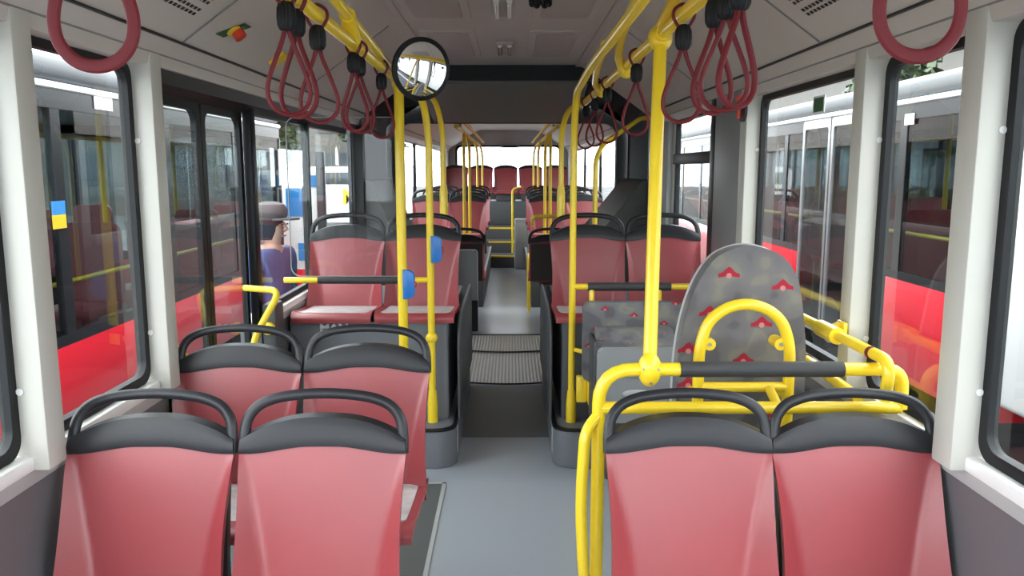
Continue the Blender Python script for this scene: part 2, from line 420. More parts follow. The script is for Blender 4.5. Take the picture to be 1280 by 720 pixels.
# ================================================================ SEATS
def yback(z):      # recline, handle top at y = 0
    z = max(.40, min(.96, z)); d = .96-z
    return -.30*d + .16*d*d
def make_seat(name, label, base, handle=True):
    """base None: stands on a floor pedestal; else sits on a riser at local height base"""
    t = thing(name, label, 'seat')
    HW = .2165
    def cb(s): return (.803 if handle else .845)+.018*(1-sstep((abs(s)-.15)/.75))
    def ct(s): return (.838 if handle else .865)+.056*(1-abs(s)**2.4)
    def red(u, v):
        s = 2*u-1; z = .405+(cb(s)+.006-.405)*v
        fold = .60+.36*v
        k = max(0, min(1, (abs(s)-fold)/(1-fold)))
        half = HW+.000*(1-v)-.010*math.sin(PI*v)
        return (s*half, yback(z)-.085*k*(1-v)**.75 - .004*(1-s*s), z)
    b = B(); sheet(b, red, 40, 20, (0, .022, 0)); obj('backrest', b, 'red', t, True, ang=60)
    def shl(u, v):
        s = 2*u-1; z = .42+(.80-.42)*v
        return (s*(HW-.022), yback(z)+.022+.004, z)
    b = B(); sheet(b, shl, 12, 10, (0, .022, 0)); obj('rear_shell', b, 'shell', t, True)
    def crn(u, v):
        s = 2*u-1; z = cb(s)+(ct(s)-cb(s))*v
        e = .005*math.sin(PI*min(1, v*1.0))**.5
        return (s*HW*(1-.012*v), yback(z)-.008-e*.7, z)
    b = B(); sheet(b, crn, 28, 6, (0, .036, .002)); cr = obj('backrest_crown', b, 'black', t, True, ang=50)
    hp = [(-.2075, .80), (-.2065, .845), (-.199, .885), (-.174, .917), (-.130, .936), (-.07, .9455), (0, .949),
          (.07, .9455), (.130, .936), (.174, .917), (.199, .885), (.2065, .845), (.2075, .80)]
    b = B(); hp = hp if handle else []
    if handle: tube(b, smooth_path([(x, yback(z)+.008, z) for x, z in hp], 4), .0115, 10, ry=.0145, up=(0, 0, 1) if 0 else None)
    obj('handle', b, 'black', cr, True) if handle else b.free()
    def pan(u, v):
        s = 2*u-1; k = sstep((abs(s)-.78)/.22)
        L = v
        if L < .82:
            q = L/.82; y = -.115-q*.395; z = .415+.045*q+.018*(1-q)**3
        else:
            a = (L-.82)/.18*PI*.55; y = -.51-.036*math.sin(a); z = .46-.018*(1-math.cos(a))-.006*(a/(PI*.55))
        return (s*(HW-.002)*(1-.03*sstep((v-.7)/.3)), y, z+.016*k*(1-sstep((v-.72)/.2)))
    b = B(); sheet(b, pan, 20, 22, (0, .004, -.019)); obj('seat_pan', b, 'red', t, True, ang=50)
    def pad(u, v):
        s = 2*u-1; q = .05+.86*v
        x, y, z = pan(.5+.5*s*.86, q*.82)
        ed = 1-max(abs(s), abs(2*v-1))**8
        return (x, y, z+.0025+.008*ed)
    b = B(); sheet(b, pad, 14, 14, (0, 0, -.006)); obj('seat_pad', b, 'pad', t, True, label='pale grey pad in the seat pan')
    if base is None:
        b = B()
        prism(b, rect_pts(-.10, .10, -.42, -.16, .04), .352, .372, 'XY')
        tube(b, [(0, -.30, .36), (0, -.30, .012)], .03, 12)
        prism(b, rect_pts(-.09, .09, -.41, -.17, .03), 0, .014, 'XY')
        obj('pedestal', b, 'podium_dark', t, True)
    else:
        b = B(); box(b, -.17, .17, -.45, -.16, base, .43, .004); obj('seat_mount', b, 'podium_dark', t, True)
    return t
G = 'red plastic passenger seats of the bus'
s1 = make_seat('passenger_seat', 'red seat in the nearest row by the near left window, left of its pair', None)
s1.location = (-.905, 2.035, 0)
dup(s1, (-.460, 2.035, 0), 0, 'red seat in the nearest left row, right of its pair, next to the aisle', G)
dup(s1, (.490, 2.035, 0), 0, 'red seat in the nearest right row beside the yellow aisle grab loop', G)
dup(s1, (.922, 2.035, 0), 0, 'red seat in the nearest right row against the right window sill', G)
s1['group'] = G
b = B(); box(b, -1.13, -.25, 2.22, 2.62, 0, .034, .01)
tag(obj('seat_plinth', b, 'podium_dark'), 'low dark plinth under the second pair of red seats on the left', 'plinth')
dup(s1, (-.910, 2.735, .035), 0, 'red seat in the second left row, window side, just before the door glass', G)
dup(s1, (-.468, 2.735, .035), 0, 'red seat in the second left row, aisle side, in front of the emblem panel', G)
s2 = make_seat('passenger_seat', 'red seat on the left podium behind the glass screen, window side', .416)
s2.location = (-.912, 4.66, .32); s2['group'] = G
dup(s2, (-.475, 4.66, .32), 0, 'red seat on the left podium, aisle side, behind the two yellow poles', G)
dup(s2, (.476, 4.66, .32), 0, 'red seat on the right podium next to the aisle, behind the fold-up seat', G)
dup(s2, (.912, 4.66, .32), 0, 'red seat on the right podium by the dark pillar, behind the thick yellow pole', G)

# podiums under those seats
def podium(side, label):
    t = thing('seat_podium', label, 'podium', (side*.66, 4.6, 0))
    xi = .252
    def st(off, r=.09):
        x0, x1 = side*(xi-off), side*1.14
        lo, hi = min(x0, x1), max(x0, x1)
        return lo, hi
    lo, hi = st(0)
    b = B(); prism(b, rect_pts(lo, hi, 3.95, 5.58, .10), 0, .205, 'XY', bev=.012); obj('base_step', b, 'podium', t)
    b = B(); ring_prism(b, rect_pts(lo-.004, hi, 3.946, 5.584, .10), rect_pts(lo+.02, hi-.02, 3.97, 5.56, .09), .198, .211, 'XY'); obj('step_edge', b, 'rubber', t)
    b = B(); x0, x1 = side*(xi+.05), side*1.14
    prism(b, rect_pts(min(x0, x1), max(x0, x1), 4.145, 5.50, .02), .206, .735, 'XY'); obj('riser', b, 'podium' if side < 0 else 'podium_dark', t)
    b = B()   # side cheek beside the seat, rounded top
    prof = [(4.15, .207), (4.15, .62), (4.17, .68), (4.21, .73), (4.27, .755), (4.35, .76), (5.40, .76), (5.48, .72), (5.50, .66), (5.50, .207)]
    prism(b, prof, side*(xi-.014), side*(xi+.001), 'YZ', bev=.008); obj('side_cheek', b, 'podium_dark', t)
    b = B(); box(b, side*(xi-.004), side*(xi+.0005), 4.06, 4.10, .05, .19); obj('edge_marker', b, 'lgrey', t)
    return t
pl = podium(-1, 'grey podium box over the left wheel arch carrying two red seats')
pr = podium(1, 'grey podium box over the right wheel arch behind the fold-up seat')
def text_mesh(txt, size, ext):
    cu = bpy.data.curves.new('lettering', 'FONT'); cu.body = txt; cu.size = size; cu.extrude = ext
    cu.offset = size*.025; cu.align_x = 'CENTER'
    o = bpy.data.objects.new('lettering', cu); COL.objects.link(o)
    dg = bpy.context.evaluated_depsgraph_get(); dg.update()
    me = bpy.data.meshes.new_from_object(o.evaluated_get(dg)); bpy.data.objects.remove(o)
    bm = B(); bm.from_mesh(me); bpy.data.meshes.remove(me)
    return bm
b = text_mesh('MAN', .056, .003)
bmesh.ops.scale(b, verts=b.verts, vec=(1.22, 1, 1))
bmesh.ops.rotate(b, verts=b.verts, cent=(0, 0, 0), matrix=Matrix.Rotation(PI/2, 3, 'X'))
bmesh.ops.translate(b, verts=b.verts, vec=(-.90, 4.140, .688))
obj('emblem_lettering', b, 'silver', pl, label='silver letters on the riser front')

# ================================================================ POLES AND RAILS
def yel(name, label, cat, paths, r=.019, fr=.08, group=None, extra=None, ym='yellow'):
    """one yellow handrail of one or more tubes"""
    o0 = V(paths[0][0]); o0 = V((o0.x, o0.y, min(V(p).z for q in paths for p in q)))
    t = thing(name, label, cat, o0, group=group)
    for k, p in enumerate(paths):
        b = B(); tube(b, fillet(p, fr), r if not isinstance(r, (list, tuple)) else r[k], 14)
        obj('tube' if len(paths) > 1 else 'pole_tube', b, ym, t)
    for e in (extra or []):
        b = B(); e[1](b); obj(e[0], b, e[2], t)
    return t
def clamp(c, r=.03, h=.045, axis='Z'):
    def f(b):
        lathe(b, [(r*.62, -h), (r*.92, -h*.62), (r, -h*.2), (r, h*.2), (r*.92, h*.62), (r*.62, h)], c, axis, 18)
    return f
def blob(c, rx, ry, rz):
    def f(b):
        r = bmesh.ops.create_uvsphere(b, u_segments=18, v_segments=12, radius=1)
        bmesh.ops.scale(b, verts=r['verts'], vec=(rx, ry, rz)); bmesh.ops.translate(b, verts=r['verts'], vec=c)
    return f
RZ = 1.935
# overhead rails with the hanging straps
yel('ceiling_rail', 'yellow overhead rail on the left carrying red straps, ending at the round mirror', 'handrail',
    [[(-.485, YF+.02, RZ), (-.485, 3.82, RZ)],
     [(-.44, .9, 2.14), (-.455, 1.6, 2.06), (-.465, 2.3, 2.005), (-.49, 3.74, RZ+.02)]], [.019, .017], .3, 'yellow overhead rails',
    [('rail_bracket', lambda b: tube(b, [(-.472, 2.55, 2.0), (-.485, 2.72, RZ)], .026, 12), 'yellow'),
     ('rail_joint', clamp((-.486, 3.80, RZ), .034, .05, 'Y'), 'yellow'),
     ('ceiling_bracket', lambda b: tube(b, [(-.44, .92, 2.13), (-.44, .92, 2.30)], .017, 12), 'yellow')])
yel('ceiling_rail', 'yellow overhead rail on the right carrying red straps above the thick pole', 'handrail',
    [[(.485, YF+.02, RZ), (.485, 5.2, RZ)],
     [(.44, .9, 2.14), (.45, 1.5, 2.06), (.463, 2.05, 2.005), (.482, 2.5, RZ+.02)],
     [(.36, 2.1, 1.98), (.395, 2.75, 1.975), (.44, 3.15, 1.955), (.475, 3.27, 1.915), (.505, 3.30, 1.93)],
     [(.36, 2.9, 1.965), (.395, 3.5, 1.955), (.44, 4.0, 1.945), (.475, 4.12, 1.912), (.505, 4.15, 1.93)]], [.019, .018, .016, .015], .3, 'yellow overhead rails',
    [('rail_joint', clamp((.485, 2.53, RZ), .034, .06, 'Y'), 'yellow'),
     ('rail_joint', blob((.49, 3.28, 1.925), .03, .034, .036), 'yellow'),
     ('rail_joint', blob((.49, 4.13, 1.925), .03, .034, .036), 'yellow'),
     ('ceiling_bracket', lambda b: tube(b, [(.44, .92, 2.13), (.44, .92, 2.30)], .017, 12), 'yellow')])
# big poles
yel('grab_pole', 'thick yellow pole at left behind the second seat row, blue button box on it', 'pole',
    [[(-.482, 3.75, .0), (-.482, 3.75, 1.62), (-.486, 3.79, RZ)]], .0225, .25, 'yellow grab poles',
    [('pole_joint', blob((-.486, 3.80, RZ-.01), .034, .04, .045), 'yellow'), ('floor_flange', lambda b: lathe(b, [(.05, 0), (.05, .012), (.026, .03)], (-.482, 3.75, 0)), 'yellow')])
def cone_base(x, y, z): return lambda b: lathe(b, [(.027, 0), (.027, .10), (.021, .17)], (x, y, z), 'Z', 16)
yel('grab_pole', 'slim yellow pole on the corner of the left podium step, nearest the aisle', 'pole',
    [[(-.383, 4.10, .206), (-.383, 4.10, 1.70), (-.40, 4.06, 1.86), (-.44, 3.92, 1.955), (-.478, 3.82, RZ+.012)]], .0185, .12, 'yellow grab poles',
    [('pole_base', cone_base(-.383, 4.10, .206), 'yellow'), ('pole_joint', blob((-.383, 4.10, .66), .032, .03, .03), 'yellow')])
yel('grab_pole', 'slim yellow pole on the right podium step left of the fold-up seat', 'pole',
    [[(.350, 4.10, .206), (.350, 4.10, 1.72), (.350, 3.98, 1.90), (.355, 3.3, 1.945), (.36, 2.2, 1.95), (.37, 1.3, 1.99), (.38, .8, 2.10), (.38, .72, 2.3)]], .0175, .25, 'yellow grab poles',
    [('pole_base', cone_base(.350, 4.10, .206), 'yellow')])
yel('grab_pole', 'thick yellow pole rising from the barrier behind the right front seats', 'pole',
    [[(.42, 2.20, .972), (.462, 2.41, 1.70), (.485, 2.52, RZ)]], .0195, .2, 'yellow grab poles',
    [('pole_foot', blob((.42, 2.20, .972), .034, .03, .050), 'yellow'),
     ('pole_joint', blob((.484, 2.515, RZ-.012), .036, .036, .04), 'yellow'),
     ('screw', lambda b: [lathe(b, [(.004, 0), (.004, .003)], (.42+dx, 2.1705+abs(dx)*.25, .972+dz), 'Y', 8) for dx, dz in ((-.02, .005), (.02, .005), (0, -.034))], 'steel')])
yel('grab_pole', 'yellow pole standing on the aisle seat handle of the left podium', 'pole',
    [[(-.36, 4.70, 1.27), (-.36, 4.70, 1.75), (-.385, 4.60, 1.90), (-.44, 4.2, 1.965), (-.49, 3.84, RZ+.005)]], .016, .15, 'yellow grab poles',
    [('pole_foot', lambda b: lathe(b, [(.024, 0), (.024, .15), (.018, .19)], (-.36, 4.70, 1.25), 'Z', 14), 'yellow')])
yel('grab_pole', 'yellow pole standing on the aisle seat handle of the right podium', 'pole',
    [[(.325, 4.70, 1.27), (.325, 4.70, 1.75), (.36, 4.78, 1.86), (.43, 4.95, 1.92), (.485, 5.1, RZ)]], .016, .15, 'yellow grab poles',
    [('pole_foot', lambda b: lathe(b, [(.024, 0), (.024, .15), (.018, .19)], (.325, 4.70, 1.25), 'Z', 14), 'yellow')])
yel('grab_pole', 'yellow pole behind the right podium, bending up to the wall before the dark joint', 'pole',
    [[(.61, 5.50, .764), (.61, 5.50, 1.60), (.66, 5.55, 1.70), (.98, 5.95, 1.90), (1.05, 6.0, 1.905)]], .017, .1, 'yellow grab poles')

# button boxes
def button_box(px, py, z, label, r):
    t = thing('stop_button', label, 'button', (px, py-r, z-.055), group='blue stop button boxes')
    prof = [(px-.004, z-.068), (px+.018, z-.068)]+[(px+.018+.034*math.cos(a), z+(.068-.034)*(1 if a > 0 else -1)*1+.034*math.sin(a)) for a in [math.radians(-90+180*k/14) for k in range(15)]]+[(px+.018, z+.068), (px-.004, z+.068)]
    b = B(); prism(b, prof, py-r-.034, py-r+.004, 'XZ', bev=.005); obj('button_housing', b, 'blue', t)
    b = B(); lathe(b, [(.014, 0), (.014, .005), (.010, .008)], (px+.051, py-r-.016, z), 'X', 14); obj('push_button', b, 'redpt', t)
button_box(-.470, 3.75, .998, 'blue stop button box on the thick left pole', .0225)
button_box(-.371, 4.10, 1.127, 'blue stop button box on the slim left podium pole', .0185)

# barrier behind the right front seats
def aisle_loop(b): tube(b, fillet([(.278, 2.20, .84), (.238, 2.17, .80), (.225, 2.15, .60), (.238, 2.15, .35), (.278, 2.20, .20)], .09), .0165, 14)
bt = yel('barrier_rail', 'yellow tubular barrier with black foam behind the right front seats', 'barrier',
    [[(.278, 2.20, 0), (.278, 2.20, .972), (1.137, 2.20, .972), (1.137, 2.20, .858)],
     [(.278, 2.20, .860), (1.137, 2.20, .860)]], [.019, .018], .10, None,
    [('aisle_grab_loop', aisle_loop, 'yellow'),
     ('foam_sleeve', lambda b: tube(b, [(.505, 2.20, .972), (.966, 2.20, .972)], .0225, 16), 'foam'),
     ('floor_flange', lambda b: lathe(b, [(.05, 0), (.05, .012), (.026, .025)], (.278, 2.20, 0)), 'yellow'),
     ('inner_brace', lambda b: tube(b, [(.79, 2.20, .860), (.82, 2.37, .865)], .014), 'yellow')])
# wall rails
yel('wall_rail', 'yellow rail with round brackets along the right window beside the grey backrest', 'handrail',
    [[(1.062, 2.14, .90), (1.062, 2.12, 1.012), (1.055, 3.62, 1.012), (1.12, 3.70, 1.012)]], .017, .06, None,
    [('rail_bracket', lambda b: (tube(b, [(1.055, 2.53, 1.012), (1.10, 2.53, 1.03)], .021, 12), tube(b, [(1.055, 2.46, 1.012), (1.055, 2.60, 1.012)], .027, 12)), 'yellow'),
     ('wall_flange', lambda b: box(b, 1.085, 1.10, 2.49, 2.55, .985, 1.05, .006), 'yellow'),
     ('cable_tie', lambda b: tube(b, [(1.060, 2.225, 1.012), (1.060, 2.24, 1.012)], .0185, 12), 'strap')])
yel('wall_rail', 'lower yellow rail with dark sleeve along the right wall beneath the window rail', 'handrail',
    [[(1.06, 2.30, .86), (1.06, 3.55, .90), (1.13, 3.66, .90)], [(1.085, 2.32, .72), (1.085, 3.5, .72), (1.14, 3.56, .72)]], [.017, .014], .06, None,
    [('foam_sleeve', lambda b: tube(b, [(1.06, 2.72, .8734), (1.06, 3.45, .8968)], .021, 14), 'foam')])
# padded guard bars in front of podium seats
yel('guard_bar', 'yellow bar with black foam in front of the right podium seats', 'barrier',
    [[(.352, 4.10, .93), (1.14, 4.10, .93)], [(.45, 4.10, .93), (.45, 4.06, .62)], [(.80, 4.10, .93), (.80, 4.06, .62)]], [.016, .014, .014], .05, None,
    [('foam_sleeve', lambda b: tube(b, [(.43, 4.10, .93), (.86, 4.10, .93)], .0225, 14), 'foam')])
yel('guard_bar', 'yellow bar with black foam below the glass screen on the left', 'barrier',
    [[(-.383, 4.10, .965), (-1.14, 4.10, .965)]], .015, .05, None,
    [('foam_sleeve', lambda b: tube(b, [(-.545, 4.10, .965), (-.965, 4.10, .965)], .020, 14), 'foam')])
# glass screen left
t = thing('glass_screen', 'clear upright glass screen in front of the left podium seats', 'screen', (-.80, 4.06, .96))
b = B(); prism(b, rect_pts(-1.10, -.515, .985, 1.79, .05), 4.097, 4.103, 'XZ'); obj('pane', b, 'screen', t)
b = B(); ring_prism(b, rect_pts(-1.102, -.513, .983, 1.792, .05), rect_pts(-1.0985, -.5165, .9865, 1.7885, .05), 4.096, 4.104, 'XZ'); obj('edge_seal', b, 'under', t)
# knob and panel by the door
t = thing('emergency_release', 'round yellow emergency knob on a dark panel right of the door', 'emergency handle', (-1.13, 3.80, .70))
b = B(); box(b, -1.145, -1.08, 3.72, 3.86, .55, .90, .01); obj('knob_panel', b, 'podium_dark', t)
b = B(); lathe(b, [(.022, 0), (.03, -.008), (.03, -.03), (.02, -.038)], (-1.11, 3.72, .79), 'Y', 16); obj('knob', b, 'yellow', t)

# ================================================================ FOLD-UP SEAT AND WHEELCHAIR BACKREST
def lips(bm, x, y, z, s, n=(0, -1, 0), mi=1):
    """small woven emblem: arched wings over a pink dot, a hair proud of the cloth facing -y"""
    up = V((0, 0, 1)) if abs(n[2]) < .5 else V((0, 1, 0))
    c = V((x, y, z)); rt = V((1, 0, 0))
    A = []; C = []
    for k in range(13):
        u = -1+2*k/12
        A.append(bm.verts.new(c+rt*u*s+up*s*(.50*math.exp(-(u/.45)**2)+.20-.16*abs(u))))
        C.append(bm.verts.new(c+rt*u*s+up*s*(-.12*abs(u)+.16*math.exp(-(u/.25)**2)-.18)))
    for k in range(12):
        bm.faces.new((A[k], C[k], C[k+1], A[k+1])).material_index = mi
    vs = [bm.verts.new(c+rt*.26*s*math.cos(2*PI*k/12)+up*(.26*s*math.sin(2*PI*k/12)-.14*s)+V(n)*.0006) for k in range(12)]
    bm.faces.new(vs).material_index = mi+1
FM = ['fabric', 'logo', 'logo2']
t = thing('wheelchair_backrest', 'tall rounded grey fabric backrest with crimson emblems behind a yellow arch', 'backrest', (.77, 2.5, 0))
cx = .768; u0 = 928
out = [(848, 560), (848, 470), (852, 420), (861, 378), (874, 346), (892, 322), (914, 311), (934, 308.5), (955, 312), (975, 322), (990, 341), (998, 365), (1004, 400), (1008, 440), (1009, 500), (1009, 560)]
pts = smooth_path([(cx+(u-u0)*.00256, 0, 1.292-(v-308.5)*.00264) for u, v in out], 4)
b = B(); prism(b, [(p.x, p.z) for p in pts], 2.500, 2.575, 'XZ', bev=.018)
for (u, v) in ((908, 342), (975, 357), (886, 389), (951, 402), (930, 447), (861, 434), (850+12, 477), (905, 488), (985, 462), (968, 520)):
    lips(b, cx+(u-u0)*.00256, 2.4985, 1.292-(v-308.5)*.00264, .034)
obj('cushion', b, FM, t, smooth=True, ang=50)
b = B(); tube(b, [(p.x+(cx-p.x)*.015, 2.575, p.z-.006) for p in pts], .009, 8); obj('piping', b, 'lgrey', t)
b = B(); tube(b, fillet([(.607, 2.40, 0), (.607, 2.40, .99), (.63, 2.40, 1.07), (.68, 2.40, 1.112), (.745, 2.40, 1.128), (.81, 2.40, 1.112), (.86, 2.40, 1.07), (.886, 2.40, .99), (.886, 2.40, 0)], .05), .0175, 14)
ar = obj('arch_tube', b, 'yellow', t, label='yellow arched tube')
b = B(); tube(b, [(.607, 2.40, .865), (.886, 2.40, .865)], .016, 12); tube(b, [(.607, 2.40, .83), (.607, 2.50, .83)], .012, 10); tube(b, [(.886, 2.40, .83), (.886, 2.50, .83)], .012, 10); obj('cross_tube', b, 'yellow', ar)
for x in (.638, .856):
    b = B(); lathe(b, [(.019, -.004), (.019, .06)], (x, 2.40, 1.0), 'Y', 14); obj('lug', b, 'yellow', ar)
    b = B(); lathe(b, [(.006, -.0075), (.006, -.0035)], (x, 2.40, 1.0), 'Y', 10); obj('screw', b, 'steel', ar)

t = thing('folding_seat', 'folded-up tip seat of grey emblem fabric beside the right podium step', 'seat', (.64, 3.9, .2))
b = B(); prism(b, rect_pts(.393, .900, .47, .875, .03), 3.93, 3.99, 'XZ', bev=.012)
for (u, v) in ((757, 383), (794, 391), (832, 401), (747, 408), (846, 376), (737, 430)):
    lips(b, .393+(u-730)*.00396, 3.9285, .875-(v-375)*.0040, .021)
obj('backrest', b, FM, t, ang=50)
b = B()
def cush(u, v):
    s = 2*u-1; a = v
    y = 3.70+.20*a - .03*math.sin(PI*a)*0; z = .700+.062*sstep(a*1.3)
    return (.632+s*(.195-.010*a), y, z)
sheet(b, cush, 16, 10, (0, 0, -.06))
for (x, y) in ((.462, 3.76), (.60, 3.735), (.775, 3.80)):
    lips(b, x, y, .700+.062*sstep((y-3.70)/.20*1.3)+.0012, .022, n=(0, 0, 1))
obj('cushion', b, FM, t, ang=50)
b = B(); prism(b, rect_pts(.437, .827, .33, .700, .03), 3.69, 3.78, 'XZ', bev=.015); sp = obj('seat_underside', b, 'under', t, label='light grey plastic underside')
for z in (.575, .475):
    b = B(); 
    r = bmesh.ops.create_uvsphere(b, u_segments=18, v_segments=10, radius=1); bmesh.ops.scale(b, verts=r['verts'], vec=(.072, .012, .022)); bmesh.ops.translate(b, verts=r['verts'], vec=(.63, 3.688, z)); obj('grip_recess', b, 'lgrey', sp)
b = B(); box(b, .425, .437, 3.70, 3.93, .30, .72, .004); box(b, .827, .839, 3.70, 3.93, .30, .72, .004); obj('side_bracket', b, 'podium_dark', t)
b = B(); box(b, .372, .425, 4.03, 4.07, .33, .47, .006); obj('mounting_plate', b, 'yellow', t)
b = B(); box(b, .425, .44, 3.93, 4.06, .34, .46, .004); obj('mounting_bracket', b, 'yellow', t)
b = B(); tube(b, [(.368, 4.08, .60), (.43, 4.0, .60)], .012, 10); obj('stay_rod', b, 'yellow', t)
b = B(); box(b, .50, .76, 3.80, 3.94, .206*0, .33, .01); obj('foot', b, 'podium_dark', t)

# floor hatch by the aisle
t = thing('ramp_flap', 'dark floor flap with a light metal edge in front of the left podium', 'floor flap', (-.7, 3.2, 0))
b = B(); box(b, -1.14, -.305, 2.66, 3.74, .0005, .006); obj('flap_panel', b, 'dfloor', t)
b = B(); box(b, -.305, -.288, 2.66, 3.755, .0005, .008); box(b, -1.14, -.288, 3.74, 3.755, .0005, .008); obj('flap_edge', b, 'lgrey', t)

# ================================================================ STRAPS
def make_strap(label, band):
    t = thing('hanging_strap', label, 'strap')
    b = B(); L = [(0.0, .024), (.020, .014), (.024, -.004), (.016, -.022), (.006, -.036), (.0045, -.055), (-.0045, -.055), (-.006, -.036), (-.016, -.022), (-.024, -.004), (-.020, .014)]
    tube(b, smooth_path([(x*1.15, 0, z*1.1) for x, z in L], 4, True), .0045, 8, True, ry=.0055); obj('hanger_cord', b, 'strap', t, True)
    b = B(); rings = []; seg = 40     # clip with upright ribs
    for r, z in ((.010, -.092), (.016, -.088), (.0205, -.078), (.0215, -.060), (.0205, -.042), (.016, -.030), (.010, -.026)):
        rings.append([b.verts.new((r*q*math.cos(a), r*q*math.sin(a), z)) for a, q in [(2*PI*k/seg, 1.05 if k % 4 < 2 else .90) for k in range(seg)]])
    for A, C in zip(rings, rings[1:]):
        for k in range(seg): b.faces.new((A[k], A[(k+1) % seg], C[(k+1) % seg], C[k]))
    b.faces.new(rings[0][::-1]); b.faces.new(rings[-1])
    obj('clip', b, 'rubber', t, True)
    T = [(0.004, -.086), (.012, -.115), (.028, -.155), (.043, -.195), (.049, -.225), (.044, -.252), (.026, -.272), (0, -.279)]
    P_ = [(x, 0, z) for x, z in T] + [(-x, 0, z) for x, z in T[-2::-1]]
    b = B(); tube(b, smooth_path(P_, 5), .0075 if band < .008 else .005, 8, False, ry=band); obj('grip_loop', b, 'strap', t, True)
    return t
SG = 'red strap hangers on the overhead rails'
st0 = make_strap('large red strap loop hanging nearest on the left, in the top left corner', .0085); st0['group'] = SG
st1 = make_strap('red strap nearest of the left bunch of three', .0055); st1['group'] = SG
SL = [(-.485, 1.02, 0, None),
      (-.485, 1.90, .5, 'red strap first from the front in the left bunch of three beside the yellow rail'),
      (-.485, 1.985, -.3, 'red strap in the middle of the left bunch of three'),
      (-.485, 2.20, .25, 'red strap last in the left bunch of three, its clip lower in view'),
      (-.485, 2.70, -.4, 'red strap first of the farther left group, before the round mirror'),
      (-.485, 2.80, .5, 'red strap second of the farther left group, close behind another'),
      (-.485, 3.27, -.2, 'small red strap hanging against the thick left pole top'),
      (.485, .93, .12, 'large red strap loop hanging nearest on the right, in front of the window'),
      (.485, 1.66, .5, 'red strap nearest of the right bunch of three under the rail'),
      (.485, 1.76, -.35, 'red strap in the middle of the right bunch of three'),
      (.485, 1.86, .3, 'red strap leftmost of the right bunch of three'),
      (.485, 2.19, -.1, 'single red strap just right of the thick pole top'),
      (.485, 2.98, .2, 'single red strap left of the thick pole, partly hidden by it'),
      (.485, 3.85, -.3, 'far red strap nearest of the small right group before the joint'),
      (.485, 4.40, .3, 'far red strap in the middle of the small right group'),
      (.485, 4.90, -.2, 'far red strap last of the small right group')]
for k, (x, y, rz, lab) in enumerate(SL):
    if k == 0: st0.location = (x, y, RZ); st0.rotation_euler.z = rz
    elif k == 1: st1.location = (x, y, RZ); st1.rotation_euler.z = rz
    else: dup(st0 if y < 1.2 else st1, (x, y, RZ), rz, lab, SG)

# ================================================================ CEILING FITTINGS
cove = lambda s, t: (s*(1.05-.45*t), 1.945+.325*t)      # point on a cove, t from window to roof
def vent(side, y0, y1, t0, t1, label):
    x0, z0 = cove(side, t0); x1, z1 = cove(side, t1)
    nrm = V((-side*.325, 0, -.45)).normalized()
    t = thing('air_vent', label, 'vent', ((x0+x1)/2, (y0+y1)/2, min(z0, z1)), group='perforated air vents in the ceiling coves')
    u = V((x1-x0, 0, z1-z0))
    def P(a, y, d): return V((x0, y, z0))+u*a+nrm*d
    b = B(); ny = 26
    sheet(b, lambda a, c: P(a, y0+(y1-y0)*c, .003), 1, 1, nrm*-.0028)
    for i, a in enumerate((.07, .17, .34, .44, .61, .71, .86)):
        for k in range(ny):
            ya = y0+(y1-y0)*(k+.2)/ny; yb = ya+(y1-y0)/ny*.58
            sheet(b, lambda p, q: P(a+.055*p, ya+(yb-ya)*q, .0045), 1, 1, nrm*-.003, mi=1)
    obj('vent_grille', b, ['ceil', 'rubber'], t, smooth=False)
vent(-1, 1.86, 2.60, .17, .54, 'perforated vent in the left ceiling slope above the near window')
vent(1, 1.86, 2.60, .17, .54, 'perforated vent in the right ceiling slope above the near window')
for i, (y, lab) in enumerate(((3.9, 'nearer small glossy lamp on the centre of the ceiling'), (5.2, 'farther small glossy lamp on the ceiling before the dark joint'))):
    t = thing('ceiling_lamp', lab, 'lamp', (-.005, y, 2.27), group='ceiling lamps')
    b = B(); box(b, -.06, .05, y-.22, y+.22, 2.278, 2.301, .006); obj('lamp_frame', b, 'hatch', t)
    b = B()
    for x in (-.035, .025): tube(b, [(x, y-.18, 2.274), (x, y+.18, 2.274)], .014, 12)
    obj('lamp_tube', b, 'lamp', t)
for x, y, lab in ((.30, 5.15, 'darker square ceiling hatch right of the farther lamp'), (-.33, 5.15, 'darker square ceiling hatch left of the farther lamp'), (.30, 3.75, 'darker square ceiling hatch right of the nearer lamp'), (-.33, 3.75, 'darker square ceiling hatch left of the nearer lamp')):
    t = thing('ceiling_hatch', lab, 'hatch', (x, y, 2.28), group='ceiling hatches')
    b = B(); prism(b, rect_pts(x-.16, x+.16, y-.52, y+.52, .03), 2.292, 2.301, 'XY'); obj('hatch_frame', b, 'ceil', t)
    b = B(); prism(b, rect_pts(x-.12, x+.12, y-.45, y+.45, .03), 2.286, 2.2925, 'XY', bev=.003); obj('hatch_panel', b, 'hatch', t)
t = thing('ceiling_sensor', 'small black knobbly sensor under the ceiling at the top centre', 'sensor', (.155, 3.5, 2.22))
b = B(); lathe(b, [(.05, 0), (.05, .02), (.02, .03), (.02, .08)], (.155, 3.5, 2.222)); obj('sensor_body', b, 'black', t)
b = B()
for k in range(6): blob((.155+.035*math.cos(k), 3.5+.035*math.sin(k*1.05), 2.219), .014, .014, .014)(b)
obj('sensor_lens', b, 'rubber', t)
